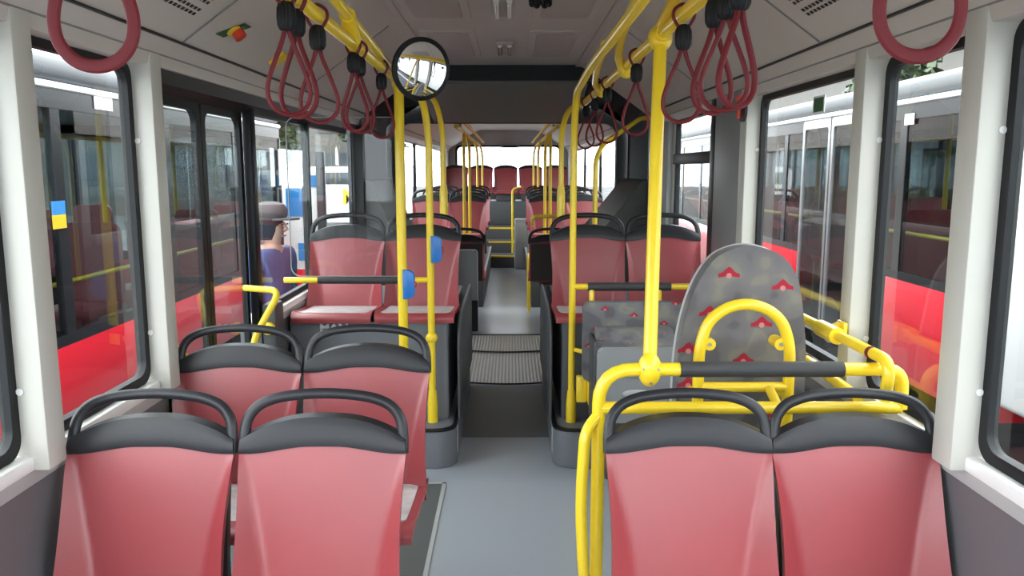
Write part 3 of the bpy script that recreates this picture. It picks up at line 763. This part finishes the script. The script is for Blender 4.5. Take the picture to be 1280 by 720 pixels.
# emergency valve + lever on the left slope
def cove_item(side, y, tt): x, z = cove(side, tt); return V((x, y, z)), V((-side*.325, 0, -.45)).normalized()
p, nn = cove_item(-1, 2.93, .225)
t = thing('emergency_valve', 'red knob on a yellow and green plate on the left ceiling slope', 'emergency valve', p+nn*.02)
def disc(bm, c, nrm, r, h, seg=18):
    nrm = V(nrm).normalized(); a = V((0, 1, 0)); bb = nrm.cross(a)
    A = [bm.verts.new(c+a*r*math.cos(2*PI*k/seg)+bb*r*math.sin(2*PI*k/seg)) for k in range(seg)]
    C = [bm.verts.new(q.co+nrm*h) for q in A]
    bm.faces.new(A); bm.faces.new(C)
    for k in range(seg): bm.faces.new((A[k], A[(k+1) % seg], C[(k+1) % seg], C[k]))
b = B(); sheet(b, lambda a, c: p+V((.43*.16*(a-.5), .07*(c-.5)+.10*(a-.5), .325*.16*(a-.5)))+nn*.004, 1, 1, -nn*.0038); obj('valve_plate', b, 'green', t)
b = B(); disc(b, p+V((0, -.012, 0))+nn*.004, nn, .026, .005); obj('valve_ring', b, 'yellow', t)
b = B(); disc(b, p+V((.004, .012, 0))+nn*.006, nn, .022, .026); obj('valve_knob', b, 'redpt', t)
p, nn = cove_item(-1, 3.55, .18)
b = B(); sheet(b, lambda a, c: p+V((.45*.14*(a-.5), .09*(c-.5), .325*.14*(a-.5)))+nn*.012, 1, 1, -nn*.0118)
tag(obj('warning_plate', b, 'yellow'), 'small yellow plate on the left ceiling slope behind the straps', 'plate')
t = thing('emergency_hammer', 'red emergency hammer in a round dark holder on the right window post', 'hammer', (1.09, 3.73, 1.80))
b = B(); lathe(b, [(.055, 0), (.055, .012), (.03, .018)], (1.098, 3.72, 1.80), 'X', 20); bmesh.ops.translate(b, verts=b.verts, vec=(-.016, 0, 0)); obj('holder', b, 'black', t)
b = B(); tube(b, [(1.07, 3.72, 1.76), (1.07, 3.72, 1.85)], .010, 10); tube(b, [(1.07, 3.69, 1.853), (1.07, 3.75, 1.853)], .013, 10); obj('hammer', b, 'redpt', t)

# convex mirror
mc = V((-.327, 3.30, 1.928))
t = thing('convex_mirror', 'round convex mirror with black rim hanging beside the left rail end', 'mirror', mc)
def mirror_xf(bm):
    bmesh.ops.rotate(bm, verts=bm.verts, cent=(0, 0, 0), matrix=Matrix.Rotation(math.radians(30), 3, 'Z') @ Matrix.Rotation(math.radians(10), 3, 'X'))
    bmesh.ops.translate(bm, verts=bm.verts, vec=mc)
R = .121; prof = []
for k in range(10):
    a = k/9*math.radians(34); prof.append((max(.0008, R*math.sin(a)/math.sin(math.radians(34))), -.016*(math.cos(a)-math.cos(math.radians(34)))/(1-math.cos(math.radians(34)))))
b = B(); lathe(b, prof+[(R, .004)], axis='Y', seg=40); mirror_xf(b); obj('mirror_face', b, 'chrome', t, ang=60)
b = B(); lathe(b, [(R-.001, -.004), (R+.003, -.002), (R+.003, .012), (R-.02, .045), (.02, .06)], axis='Y', seg=40); mirror_xf(b); obj('mirror_rim', b, 'rubber', t)
b = B(); tube(b, fillet([mc+V((0, .06, -.01)), mc+V((-.03, .16, -.01)), V((-.47, 3.72, 1.90))], .05), .010, 10); obj('mirror_arm', b, 'rubber', t)

# ================================================================ JOINT
t = thing('turntable', 'ribbed metal turntable plate in the aisle floor at the joint', 'floor plate', (-.03, 6.4, -.02))
arc = [(.85*math.sin(a), 6.43-.83*math.cos(a)) for a in [math.radians(-54+108*k/30) for k in range(31)]]
b = B(); prism(b, arc+[(.70, 6.58), (-.70, 6.58)], -.02, .004, 'XY'); obj('front_plate', b, 'alu', t)
b = B(); tube(b, [(x*1.006, y-.006, .002) for x, y in arc], .008, 8); obj('front_edge', b, 'rubber', t)
arc2 = [(.9*math.sin(a), 7.45-.86*math.cos(a)) for a in [math.radians(-50+100*k/20) for k in range(21)]]
b = B(); prism(b, arc2+[(.70, 7.28), (-.70, 7.28)], -.018, .012, 'XY'); obj('rear_plate', b, 'alu', t)
b = B(); tube(b, [(x, y, .010) for x, y in arc2], .006, 8); box(b, -.7, .7, 7.27, 7.30, .0, .018); obj('rear_edge', b, 'rubber', t)
# bellows
t = thing('bellows', 'dark folded bellows arch of the joint between front and rear car', 'bellows', (0, 6.8, 0))
def arch(hw, zt, r, n=5):
    P_ = [(-hw, .0), (-hw, 1.0), (-hw, 1.5), (-hw, zt-r)]
    for k in range(1, n+1):
        a = math.radians(180-90*k/n); P_.append((-hw+r+r*math.cos(a), zt-r+r*math.sin(a)))
    return P_+[(-x, z) for x, z in P_[::-1]]
b = B(); rings = []; nf = 9
for k in range(2*nf+1):
    y = YA+.03+(YB-YA-.05)*k/(2*nf); q = (k/(2*nf)); dz = .03 if k % 2 else 0
    rings.append([b.verts.new((x, y, z)) for x, z in arch(1.10+dz, 2.22-.12*q+dz, .28)])
for A, C in zip(rings, rings[1:]):
    for i in range(len(A)-1): b.faces.new((A[i], C[i], C[i+1], A[i+1]))
obj('bellows_folds', b, 'bell', t, smooth=False)
b = B(); o_, i_ = arch(1.16, 2.40, .10), arch(1.085, 2.19, .22)
ring_prism(b, o_, i_, YA-.02, YA+.05, 'XZ'); obj('front_hoop', b, 'rubber', t)
b = B(); prism(b, [(YA+.05, 2.17), (YA+.05, 2.19), (YB, 1.975), (YB, 1.95)], -.66, .62, 'YZ', bev=.004); obj('roof_cover', b, 'jcover', t)
for s, q in ((-1, .86), (1, .72)):
    b = B(); prism(b, [(s*1.09, .0), (s*(q+.06), .0), (s*q, 1.04), (s*(q+.03), 1.07), (s*1.045, 1.44), (s*1.09, 1.45)], YA+.06, YB-.01, 'XZ')
    obj('side_cover', b, 'bellrib', t)

# ================================================================ REAR CAR
RG = 'red seats in the rear car'
def rear_podium(x0, x1, y0, y1, z, label):
    t = thing('seat_podium', label, 'podium', ((x0+x1)/2, (y0+y1)/2, 0))
    b = B(); box(b, x0, x1, y0, y1, 0, z, .015); obj('podium_box', b, 'podium_dark', t)
    b = B(); xx = x1 if x0 < 0 else x0
    box(b, xx-.012, xx+.012, y0, y1, z-.02, z+.006, .004); obj('edge_strip', b, 'lgrey', t)
rear_podium(-1.14, -.27, 8.85, 12.48, .34, 'raised grey floor under the left seats of the rear car')
rear_podium(.27, 1.14, 8.85, 12.48, .34, 'raised grey floor under the right seats of the rear car')
s3 = make_seat('passenger_seat', 'dark-backed seat facing backward left of the far aisle', None)
s3.location = (-.44, 7.92, 0); s3.rotation_euler.z = PI; s3['group'] = RG
dup(s3, (.43, 7.92, 0), PI, 'dark-backed seat facing backward right of the far aisle', RG)
dup(s3, (-.89, 7.92, 0), PI, 'dark-backed seat facing backward at the left wall just past the joint', RG)
dup(s3, (.88, 7.92, 0), PI, 'dark-backed seat facing backward at the right wall just past the joint', RG)
s4 = make_seat('passenger_seat', 'red seat in first far row past the joint on left raised floor, aisle side', .0)
s4.location = (-.475, 9.65, .34); s4['group'] = RG
ordn = ['first', 'second', 'third']
for i, y in enumerate((9.65, 10.75, 11.85)):
    for x, w_ in ((-.475, 'left raised floor, aisle side'), (-.92, 'left raised floor, window side'), (.475, 'right raised floor, aisle side'), (.92, 'right raised floor, window side')):
        if i == 0 and x == -.475: continue
        dup(s4, (x, y, .34), 0, 'red seat in %s far row past the joint on %s' % (ordn[i], w_), RG)
b = B(); box(b, -1.14, 1.14, 14.15, 14.95, .56, .98, .02)
bench = thing('bench_base', 'dark riser under the row of five seats at the back window', 'bench base', (0, 14.5, .56))
obj('riser', b, 'podium_dark', bench)
s5 = make_seat('passenger_seat', 'red seat in the middle of the back bench under the rear window', .29, False)
s5.location = (-.045, 14.72, .695); s5['group'] = RG
for x, w_ in ((-.94, 'far left end'), (-.49, 'left of the middle'), (.405, 'right of the middle'), (.85, 'far right end')):
    dup(s5, (x, 14.72, .695), 0, 'back bench red seat under the rear window, ' + w_, RG)
# end panel
t = thing('end_panel', 'grey rounded end panel with pale edge left of the far aisle', 'panel', (-.36, 7.55, 0))
b = B(); prism(b, rect_pts(-.47, -.285, .0, .775, .06), 7.52, 7.56, 'XZ', bev=.006); p0 = obj('panel', b, 'greyp', t)
b = B(); prism(b, rect_pts(-.478, -.277, .0, .30, .01), 7.505, 7.52, 'XZ'); obj('kick_plate', b, 'rubber', t)
b = B(); tube(b, fillet([(-.47, 7.54, .777), (-.30, 7.54, .777), (-.283, 7.54, .76), (-.283, 7.54, .02)], .05), .008, 8); obj('edge_trim', b, 'lgrey', p0)
# rear rails and poles
for s, w_ in ((-1, 'left'), (1, 'right')):
    yel('ceiling_rail', 'yellow overhead rail on the %s of the rear car beyond the joint' % w_, 'handrail', [[(s*.47, 7.55, 1.925), (s*.47, 13.9, 1.925)], [(s*.42, 7.7, 1.99), (s*.42, 13.8, 1.99)]], [.021, .019], .1, 'yellow overhead rails',
        [('ceiling_bracket', lambda b, s=s: [tube(b, [(s*.445, y, 1.93), (s*.445, y, 2.255)], .015, 10) for y in (7.75,)], 'yellow')], ym='yellow_matt')
    for i, y in enumerate((8.62, 9.0, 11.2, 13.3)):
        zb = .0 if i == 0 else (.34 if i < 3 else .37)
        xx = .46 if i == 0 else .42
        yel('grab_pole', 'yellow pole in the rear car on the %s of the aisle, %s past the joint' % (w_, ['first', 'second', 'third', 'last'][i]), 'pole',
            [[(s*xx, y, zb), (s*xx, y, 1.78), (s*.46, y+.06, 1.92)]], .0175, .1, 'yellow poles of the rear car')
yel('step_rail', 'thin yellow rail beside the steps to the back bench', 'handrail', [[(.07, 12.95, .19), (.07, 12.95, 1.22), (.20, 13.05, 1.25), (.20, 13.5, 1.25)]], .017, .06)
yel('guard_rail', 'low yellow guard rail before the right backward seats past the joint', 'barrier', [[(.24, 7.62, 1.0), (.24, 7.62, 1.09), (1.14, 7.62, 1.09)]], .018, .08)
yel('guard_rail', 'short yellow double post at the right edge of the far aisle floor', 'barrier', [[(.235, 8.6, 0), (.235, 8.6, .60), (.235, 8.9, .60), (.235, 8.9, 0)]], .016, .06)
t = thing('locker_box', 'pale grey locker box right of the far steps', 'locker', (.24, 12.6, 0))
b = B(); box(b, .10, .32, 12.30, 12.49, 0, .78, .02); obj('locker_body', b, 'lgrey', t)
b = B(); box(b, .13, .29, 12.292, 12.30, .40, .72, .004); box(b, .17, .22, 12.288, 12.293, .55, .65); obj('locker_door', b, 'cream', t)
t = thing('rear_lamp_box', 'small dark box under the ceiling at the top of the back window', 'box', (.06, 15.0, 1.93))
b = B(); prism(b, [(-.16, 1.985), (.22, 1.985), (.19, 1.93), (-.13, 1.93)], 15.05, 15.18, 'XZ', bev=.006); obj('housing', b, 'greyp', t)
b = B(); box(b, -.09, .15, 15.044, 15.05, 1.94, 1.97); obj('display_glass', b, 'rubber', t)

# ================================================================ OUTSIDE
b = B(); box(b, -60, 60, -40, 90, -.40, -.34); struct('ground', b, 'asphalt')
def bus(name, label, xn, side, y0, y1, zb, zr, body='busred', roof='buswhite', doors=None, band=None, ndiv=5, seats=True, pole=True):
    """parked bus whose near side faces us at x = xn; it extends outward by 2.4 m"""
    xf = xn+side*2.4; t = thing(name, label, 'bus', ((xn+xf)/2, (y0+y1)/2, -.34))
    lo, hi = min(xn, xf), max(xn, xf); z0 = -.05
    b = B()
    cuts = [y0]+[q for d in (doors or ()) for q in d]+[y1]
    for k in range(0, len(cuts), 2): box(b, xn, xn+side*.05, cuts[k], cuts[k+1], z0, zb, .006)
    box(b, xf-side*.05, xf, y0, y1, z0, zb, .006)
    box(b, lo+.05, hi-.05, y0, y0+.05, z0, zb); box(b, lo+.05, hi-.05, y1-.05, y1, z0, zb)
    obj('body_panel', b, body, t)
    b = B(); box(b, lo, hi, y0, y1, zr-.12, zr+.05, .06, 3); obj('roof', b, roof, t)
    b = B(); tube(b, [(xn-side*.004, y0+.05, zr-.13), (xn-side*.004, y1-.05, zr-.13)], .022, 8); obj('rain_gutter', b, 'buswhite', t)
    b = B(); box(b, lo+.06, hi-.06, y0+.06, y1-.06, z0, z0+.04); obj('bus_floor', b, 'podium_dark', t)
    ys = [y0+(y1-y0)*k/ndiv for k in range(ndiv+1)]
    for xx in (xn, xf-side*.05):
        b = B()
        box(b, xx, xx+side*.05, y0, y1, zr-.26, zr-.115)
        box(b, xx, xx+side*.05, y0, y1, zb-.004, zb+.06)
        for y in ys: box(b, xx+side*.004, xx+side*.046, max(y0+.003, y-.05), min(y1-.003, y+.05), zb+.055, zr-.255)
        obj('window_pillars', b, 'busblack', t)
    for k in range(ndiv):
        b = B(); box(b, xn+side*.012, xn+side*.02, ys[k]+.05, ys[k+1]-.05, zb+.05, zr-.25); obj('window_pane', b, 'bglass', t)
        b = B(); box(b, xf-side*.02, xf-side*.012, ys[k]+.05, ys[k+1]-.05, zb+.05, zr-.25); obj('window_pane', b, 'bglass', t)
    for yy in (y0, y1-.03):
        b = B(); ring_prism(b, rect_pts(lo, hi, zb, zr-.1, .02), rect_pts(lo+.1, hi-.1, zb+.1, zr-.25, .05), yy, yy+.03, 'XZ'); obj('end_frame', b, 'busblack', t)
        b = B(); box(b, lo+.08, hi-.08, yy+.01, yy+.018, zb+.08, zr-.23); obj('windscreen', b, 'bglass', t)
    if seats:
        for k in range(int((y1-y0)/1.0)):
            y = y0+.5+k*1.0
            for dx in (.42, 1.95):
                b = B()
                sx = xn+side*dx
                prism(b, rect_pts(sx-.21, sx+.21, zb*.3+.42, zb*.3+1.0, .08), y+.10, y+.15, 'XZ'); box(b, sx-.2, sx+.2, y-.35, y+.10, zb*.3+.36, zb*.3+.43, .02); box(b, sx-.08, sx+.08, y-.25, y, z0+.04, zb*.3+.37)
                obj('bus_seat', b, 'red', t)
    if pole:
        for k in range(int((y1-y0)/1.5)):
            y = y0+.8+k*1.5
            b = B(); tube(b, [(xn+side*.9, y, z0+.04), (xn+side*.9, y, zr-.12)], .022, 8); obj('bus_pole', b, 'yellow', t)
        b = B(); tube(b, [(xn+side*.9, y0+.3, zr-.35), (xn+side*.9, y1-.3, zr-.35)], .02, 8); tube(b, [(xn+side*.12, y0+.3, zb+.34), (xn+side*.12, y1-.3, zb+.34)], .016, 8); obj('bus_rail', b, 'yellow', t)
    for y in (y0+.22*(y1-y0), y0+.78*(y1-y0)):
        for xx, d in ((xn+side*.02, 1), (xf-side*.02, -1)):
            b = B(); lathe(b, [(.20, -.12), (.47, -.12), (.48, 0), (.47, .12), (.2, .12)], (xx+side*d*.14, y, .13), 'X', 26); w = obj('wheel', b, 'tyre', t)
            b = B(); lathe(b, [(.22, -.125), (.2, .125)], (xx+side*d*.14, y, .13), 'X', 20); obj('wheel_hub', b, 'steel', w)
    if band:
        b = B(); box(b, xf-side*.065, xf-side*.052, y0+.1, y1-.1, band[0], band[1], .004); obj('colour_band', b, 'busyel', t)
    for (d0, d1) in doors or ():
        b = B(); m_ = (d0+d1)/2
        for a, c in ((d0, m_-.012), (m_+.012, d1)):
            ring_prism(b, rect_pts(a, c, -.02, zr-.16, .03), rect_pts(a+.05, c-.05, .08, zr-.24, .03), xn-side*.03, xn-side*.005)
        dd = obj('bus_door', b, 'steel', t)
        b = B(); box(b, xn-side*.018, xn-side*.012, d0+.04, d1-.04, .07, zr-.23); obj('door_pane', b, 'bglass', dd)
        b = B()
        for y in (d0+.16, d1-.2): tube(b, fillet([(xn+side*.15, y, .45), (xn+side*.15, y, .95), (xn+side*.15, y+.25, 1.02)], .12), .026, 8)
        obj('door_handrail', b, 'yellow', dd)
    return t
bl = bus('parked_bus', 'red parked bus with dark windows close outside the left windows', -2.6, -1, 3.2, 9.3, .50, 2.14, roof='greyroof', ndiv=4)
br = bus('parked_bus', 'red parked bus with silver-framed doors outside the right windows', 3.0, 1, 4.85, 16.5, .70, 2.16, roof='midroof', band=(.60, .78), doors=[(6.75, 8.15)], ndiv=9)
b = B(); box(b, -2.596, -2.592, 5.17, 5.40, 1.91, 1.99); obj('notice_sheet', b, 'white', bl)
b = B(); box(b, 2.992, 2.996, 5.98, 6.12, 1.86, 1.94); obj('notice_sheet', b, 'white', br)
b = B(); box(b, -2.596, -2.592, 4.60, 4.74, 1.27, 1.35); fl = obj('colour_patch', b, 'adblue', bl)  # flat blue patch above a yellow one on the bus window
b = B(); box(b, -2.596, -2.592, 4.60, 4.74, 1.19, 1.27); obj('patch_stripe', b, 'busyel', fl)
bus('parked_bus', 'red and yellow bus parked beyond the right neighbour bus', 7.2, 1, 6.0, 20.0, .70, 2.15, band=(.78, 1.06), ndiv=8, seats=False)
t = thing('box_truck', 'white box truck standing right beside the nearest right window', 'truck', (4.15, 1.5, -.34))
b = B(); box(b, 2.945, 5.35, -3.0, 4.70, .12, 2.32, .04, 3); cg = obj('cargo_box', b, 'buswhite', t)
b = B()
for k in range(26): box(b, 2.93, 2.945, -2.9+k*.3, -2.9+k*.3+.05, .16, 2.28, .004)
obj('side_ribs', b, 'white', cg)
b = B(); box(b, 3.10, 5.20, -2.8, 4.5, -.06, .12); obj('chassis', b, 'busblack', t)
b = B(); prism(b, [(-3.05, .0), (-5.0, .0), (-5.05, .75), (-4.6, 1.75), (-3.05, 1.85)], 3.15, 5.15, 'YZ', bev=.05); cb_ = obj('cab', b, 'buswhite', t)
b = B(); prism(b, [(-3.4, .9), (-4.7, .9), (-4.42, 1.6), (-3.4, 1.68)], 3.14, 3.17, 'YZ'); obj('side_window', b, 'winb', cb_)
for y in (-4.1, 3.2):
    for x in (3.25, 5.05):
        b = B(); lathe(b, [(.2, -.11), (.38, -.11), (.39, 0), (.38, .11), (.2, .11)], (x, y, .05), 'X', 24); obj('wheel', b, 'tyre', t)
# white vehicle with yellow letters far left
t = thing('delivery_van', 'white van with a big yellow letter standing far off beyond the left windows', 'van', (-4.75, 25, -.34))
b = B(); prism(b, [(-6.1, -.05), (-3.4, -.05), (-3.4, 1.50), (-3.55, 1.62), (-5.95, 1.62), (-6.1, 1.50)], 24, 28.5, 'XZ', bev=.05); obj('van_body', b, 'buswhite', t)
b = B(); box(b, -5.9, -3.6, 23.97, 24.0, 1.10, 1.45, .03); obj('van_rear_window', b, 'winb', t)
b = text_mesh('M', .62, .01); bmesh.ops.rotate(b, verts=b.verts, cent=(0, 0, 0), matrix=Matrix.Rotation(PI/2, 3, 'X')); bmesh.ops.translate(b, verts=b.verts, vec=(-4.72, 23.975, .52)); obj('van_lettering', b, 'busyel', t)
for x in (-5.8, -3.7):
    b = B(); lathe(b, [(.2, -.1), (.33, -.1), (.33, .1), (.2, .1)], (x, 24.6, -.01), 'X', 22); obj('wheel', b, 'tyre', t)
# poster board
t = thing('poster_board', 'white board with blue patches on a dark post beyond the left door', 'poster board', (-2.7, 10, -.34))
b = B(); box(b, -3.35, -2.30, 10.0, 10.05, .30, 1.52, .01); pb = obj('board', b, 'white', t)
b = B()
for x0, x1, z0, z1 in ((-3.2, -2.98, 1.2, 1.46), (-2.75, -2.5, .95, 1.3), (-3.05, -2.8, .62, .9), (-2.62, -2.36, .4, .62), (-2.5, -2.34, 1.32, 1.46)): box(b, x0, x1, 9.99, 9.999, z0, z1)
obj('print', b, 'adblue', pb)
b = B(); box(b, -3.35, -2.0, 10.01, 10.06, -.12, .29, .01); obj('base_panel', b, 'busred', t)
b = B(); box(b, -2.36, -2.26, 9.95, 10.05, -.34, 1.75, .01); obj('post', b, 'black', t)
# buildings
def building(label, x0, x1, y0, y1, h, cols, rows, face):
    t = thing('apartment_building', label, 'building', ((x0+x1)/2, (y0+y1)/2, -.34), group=None)
    b = B(); box(b, x0, x1, y0, y1, -.34, h); obj('walls', b, 'wallb', t, smooth=False)
    b = B(); box(b, x0-.3, x1+.3, y0-.3, y1+.3, h, h+.35, .05); obj('roof', b, 'greyp', t)
    for i in range(cols):
        for j in range(rows):
            z = .9+j*(h-1)/rows
            if face == 'W': y = y0+(y1-y0)*(i+.5)/cols; f = (x0-.05, x0+.01, y-.7, y+.7, z, z+1.3)
            elif face == 'E': y = y0+(y1-y0)*(i+.5)/cols; f = (x1-.01, x1+.05, y-.7, y+.7, z, z+1.3)
            else: x = x0+(x1-x0)*(i+.5)/cols; f = (x-.7, x+.7, y0-.05, y0+.01, z, z+1.3)
            b = B(); box(b, *f); obj('window', b, 'winb', t, smooth=False)
building('pale building with rows of windows beyond the right buses', 13, 19, 25, 52, 5.3, 10, 2, 'W')
building('pale low building far off behind the left parked bus', -24, -6.0, 33, 40, 5.2, 9, 2, 'S')
# trees
def tree(x, y, h, r, label):
    t = thing('tree', label, 'tree', (x, y, -.34))
    b = B(); tube(b, [(x, y, -.34), (x+.1, y, h*.35), (x-.05, y+.1, h*.6)], lambda q: .22*(1-q*.6), 10); obj('trunk', b, 'bark', t)
    b = B(); rnd = random.Random(int(x*10+y))
    for k in range(1500):
        d = V((rnd.gauss(0, 1), rnd.gauss(0, 1), rnd.gauss(0, 1))).normalized()
        rr = r*(.45+.6*rnd.random()**.6)*(1+.25*math.sin(d.x*5+k%3)*math.cos(d.z*4))
        c = V((x, y, h*.68))+V((d.x*rr, d.y*rr, d.z*rr*.85))
        a = V((rnd.uniform(-1, 1), rnd.uniform(-1, 1), rnd.uniform(-1, 1))).normalized()*.22
        e = a.cross(V((rnd.uniform(-1, 1), rnd.uniform(-1, 1), 1))).normalized()*.14
        b.faces.new([b.verts.new(c+a), b.verts.new(c+e), b.verts.new(c-a), b.verts.new(c-e)])
    obj('crown', b, 'leaf', t, smooth=False)
tree(-7.4, 24, 4.6, 1.35, 'leafy green tree beyond the left door glass, behind the parked bus')
tree(-5.0, 31, 4.2, 1.1, 'farther green tree rising behind the white van')
tree(11.2, 23.6, 5.6, 1.1, 'small green tree before the pale building on the right')

# person outside the left door
px, py = -1.60, 5.45
t = thing('person', 'person in blue coat and grey cap standing outside beyond the door glass', 'person', (px, py, -.34), rz=math.radians(75))
def skin(name, pts, edges, radii, m, parent, lvl=2):
    me = bpy.data.meshes.new(name); me.from_pydata([V(p) for p in pts], edges, []); me.update()
    me.materials.append(M[m]); o = bpy.data.objects.new(name, me); COL.objects.link(o); o.parent = parent
    sk = o.modifiers.new('skin', 'SKIN'); sk.use_smooth_shade = True
    for i, r in enumerate(radii):
        rr = r if isinstance(r, tuple) else (r, r)
        me.skin_vertices[0].data[i].radius = rr
    me.skin_vertices[0].data[0].use_root = True
    sb = o.modifiers.new('sub', 'SUBSURF'); sb.levels = 1; sb.render_levels = lvl
    return o
body = skin('body', [(0, 0, .86), (0, 0, 1.05), (0, .01, 1.28), (0, 0, 1.36), (0, -.01, 1.44), (0, -.02, 1.55),
                     (.19, .01, 1.30), (.23, .02, 1.03), (.23, -.06, .82), (-.19, .01, 1.30), (-.23, .02, 1.03), (-.23, -.06, .82),
                     (.09, 0, .80), (.10, -.01, .44), (.10, .02, .08), (.10, -.12, .03), (-.09, 0, .80), (-.10, -.01, .44), (-.10, .02, .08), (-.10, -.12, .03)],
            [(0, 1), (1, 2), (2, 3), (3, 4), (4, 5), (2, 6), (6, 7), (7, 8), (2, 9), (9, 10), (10, 11), (0, 12), (12, 13), (13, 14), (14, 15), (0, 16), (16, 17), (17, 18), (18, 19)],
            [(.14, .10), (.13, .10), (.15, .10), (.055, .055), (.075, .09), (.07, .085), .05, .04, .03, .05, .04, .03, .08, .055, .04, .035, .08, .055, .04, .035], 'tan', t)
skin('coat', [(0, 0, .78), (0, 0, 1.05), (0, .01, 1.25), (0, .01, 1.345), (.20, .01, 1.29), (.24, .02, 1.03), (.235, -.05, .86), (-.20, .01, 1.29), (-.24, .02, 1.03), (-.235, -.05, .86)],
     [(0, 1), (1, 2), (2, 3), (2, 4), (4, 5), (5, 6), (2, 7), (7, 8), (8, 9)], [(.185, .14), (.165, .13), (.17, .13), (.085, .08), .072, .06, .052, .072, .06, .052], 'coatb', body)
skin('trousers', [(0, 0, .84), (.095, 0, .76), (.10, -.01, .44), (.10, .01, .11), (-.095, 0, .76), (-.10, -.01, .44), (-.10, .01, .11)],
     [(0, 1), (1, 2), (2, 3), (0, 4), (4, 5), (5, 6)], [(.15, .12), .10, .075, .065, .10, .075, .065], 'trous', body)
for s in (-1, 1):
    skin('shoe', [(s*.10, .05, .045), (s*.10, -.06, .045), (s*.10, -.17, .035)], [(0, 1), (1, 2)], [(.045, .045), (.05, .045), (.045, .032)], 'black', body)
    # hands: palm and five fingers
    hx = s*.235
    P_ = [(hx, -.075, .83), (hx, -.085, .775)]; E_ = [(0, 1)]; R_ = [(.022, .03), (.02, .036)]
    for k in range(4):
        q = -.028+.0187*k; i = len(P_); L = (.030, .036, .034, .026)[k]
        P_ += [(hx, -.085+q, .745), (hx-s*.008, -.088+q, .745-L), (hx-s*.022, -.09+q, .745-2*L+.008)]; E_ += [(1, i), (i, i+1), (i+1, i+2)]; R_ += [.009, .0085, .0075]
    i = len(P_); P_ += [(hx-s*.012, -.125, .80), (hx-s*.02, -.14, .765)]; E_ += [(0, i), (i, i+1)]; R_ += [.011, .009]
    skin('hand', P_, E_, R_, 'tan', body, 1)
b = B(); lathe(b, [(.098, 1.535), (.112, 1.56), (.118, 1.60), (.095, 1.638), (.04, 1.655), (.002, 1.656)], seg=22)
prism(b, [(.11*math.cos(a), -.02-.06+(-.13)*math.sin(a)) for a in [PI*k/10 for k in range(11)]], 1.535, 1.548, 'XY'); obj('cap', b, 'cap', body, True)
b = B(); lathe(b, [(.075, 1.40), (.094, 1.46), (.098, 1.54), (.06, 1.56)], (0, .014, 0), seg=20); obj('hair', b, 'trous', body, True)
b = B()
for s in (-1, 1): blob((s*.032, -.108, 1.505), .010, .006, .006)(b)
obj('eye', b, 'rubber', body, True)
b = B(); tube(b, [(0, -.095, 1.515), (0, -.125, 1.468), (0, -.100, 1.462)], .012, 8); obj('nose', b, 'tan', body, True)
b = B(); tube(b, [(-.024, -.098, 1.428), (0, -.106, 1.426), (.024, -.098, 1.428)], .005, 8); obj('mouth', b, 'logo2', body, True)

# green sticker on the third right window pane
for o in list(bpy.data.objects):
    if o.name.startswith('window_') and o.type == 'EMPTY' and abs(o.location.x-WG) < .01 and 2.6 < o.location.y < 3.6: rw = o
b = B(); box(b, WG-.003, WG-.001, 2.97, 3.08, 1.735, 1.80); so = obj('exit_sticker', b, 'white', rw)
b = B(); box(b, WG-.004, WG-.002, 2.98, 3.07, 1.742, 1.793); obj('sticker_print', b, 'green', so)

# ================================================================ LIGHT, CAMERA
wd = bpy.data.worlds.new('overcast'); sc.world = wd; wd.use_nodes = True
nt = wd.node_tree; nt.nodes.clear()
o = nt.nodes.new('ShaderNodeOutputWorld'); bg = nt.nodes.new('ShaderNodeBackground')
tc = nt.nodes.new('ShaderNodeTexCoord'); sx = nt.nodes.new('ShaderNodeSeparateXYZ'); rp = nt.nodes.new('ShaderNodeValToRGB')
rp.color_ramp.elements[0].position = 0.0; rp.color_ramp.elements[0].color = (.86, .90, .95, 1)
rp.color_ramp.elements[1].position = .6; rp.color_ramp.elements[1].color = (.98, .99, 1, 1)
nt.links.new(tc.outputs['Generated'], sx.inputs[0]); nt.links.new(sx.outputs['Z'], rp.inputs['Fac'])
nt.links.new(rp.outputs['Color'], bg.inputs['Color']); bg.inputs['Strength'].default_value = 1.0
nt.links.new(bg.outputs[0], o.inputs[0])

cam = bpy.data.cameras.new('camera'); co = bpy.data.objects.new('camera', cam); COL.objects.link(co)
cam.sensor_width = 36; cam.lens = 36*1000/1280; cam.clip_end = 300; cam.clip_start = .02
co.location = (.025, 0, 1.53)
co.rotation_euler = (PI/2-math.atan(.148), 0, -math.atan(.003))
sc.camera = co
vs = sc.view_settings
vs.view_transform = 'Standard'; vs.look = 'None'; vs.gamma = 1; vs.use_curve_mapping = False
vs.exposure = 3.22
sc.cycles.max_bounces = 10; sc.cycles.diffuse_bounces = 5; sc.cycles.transparent_max_bounces = 24
sc.cycles.use_denoising = True
sc.cycles.sample_clamp_indirect = 6
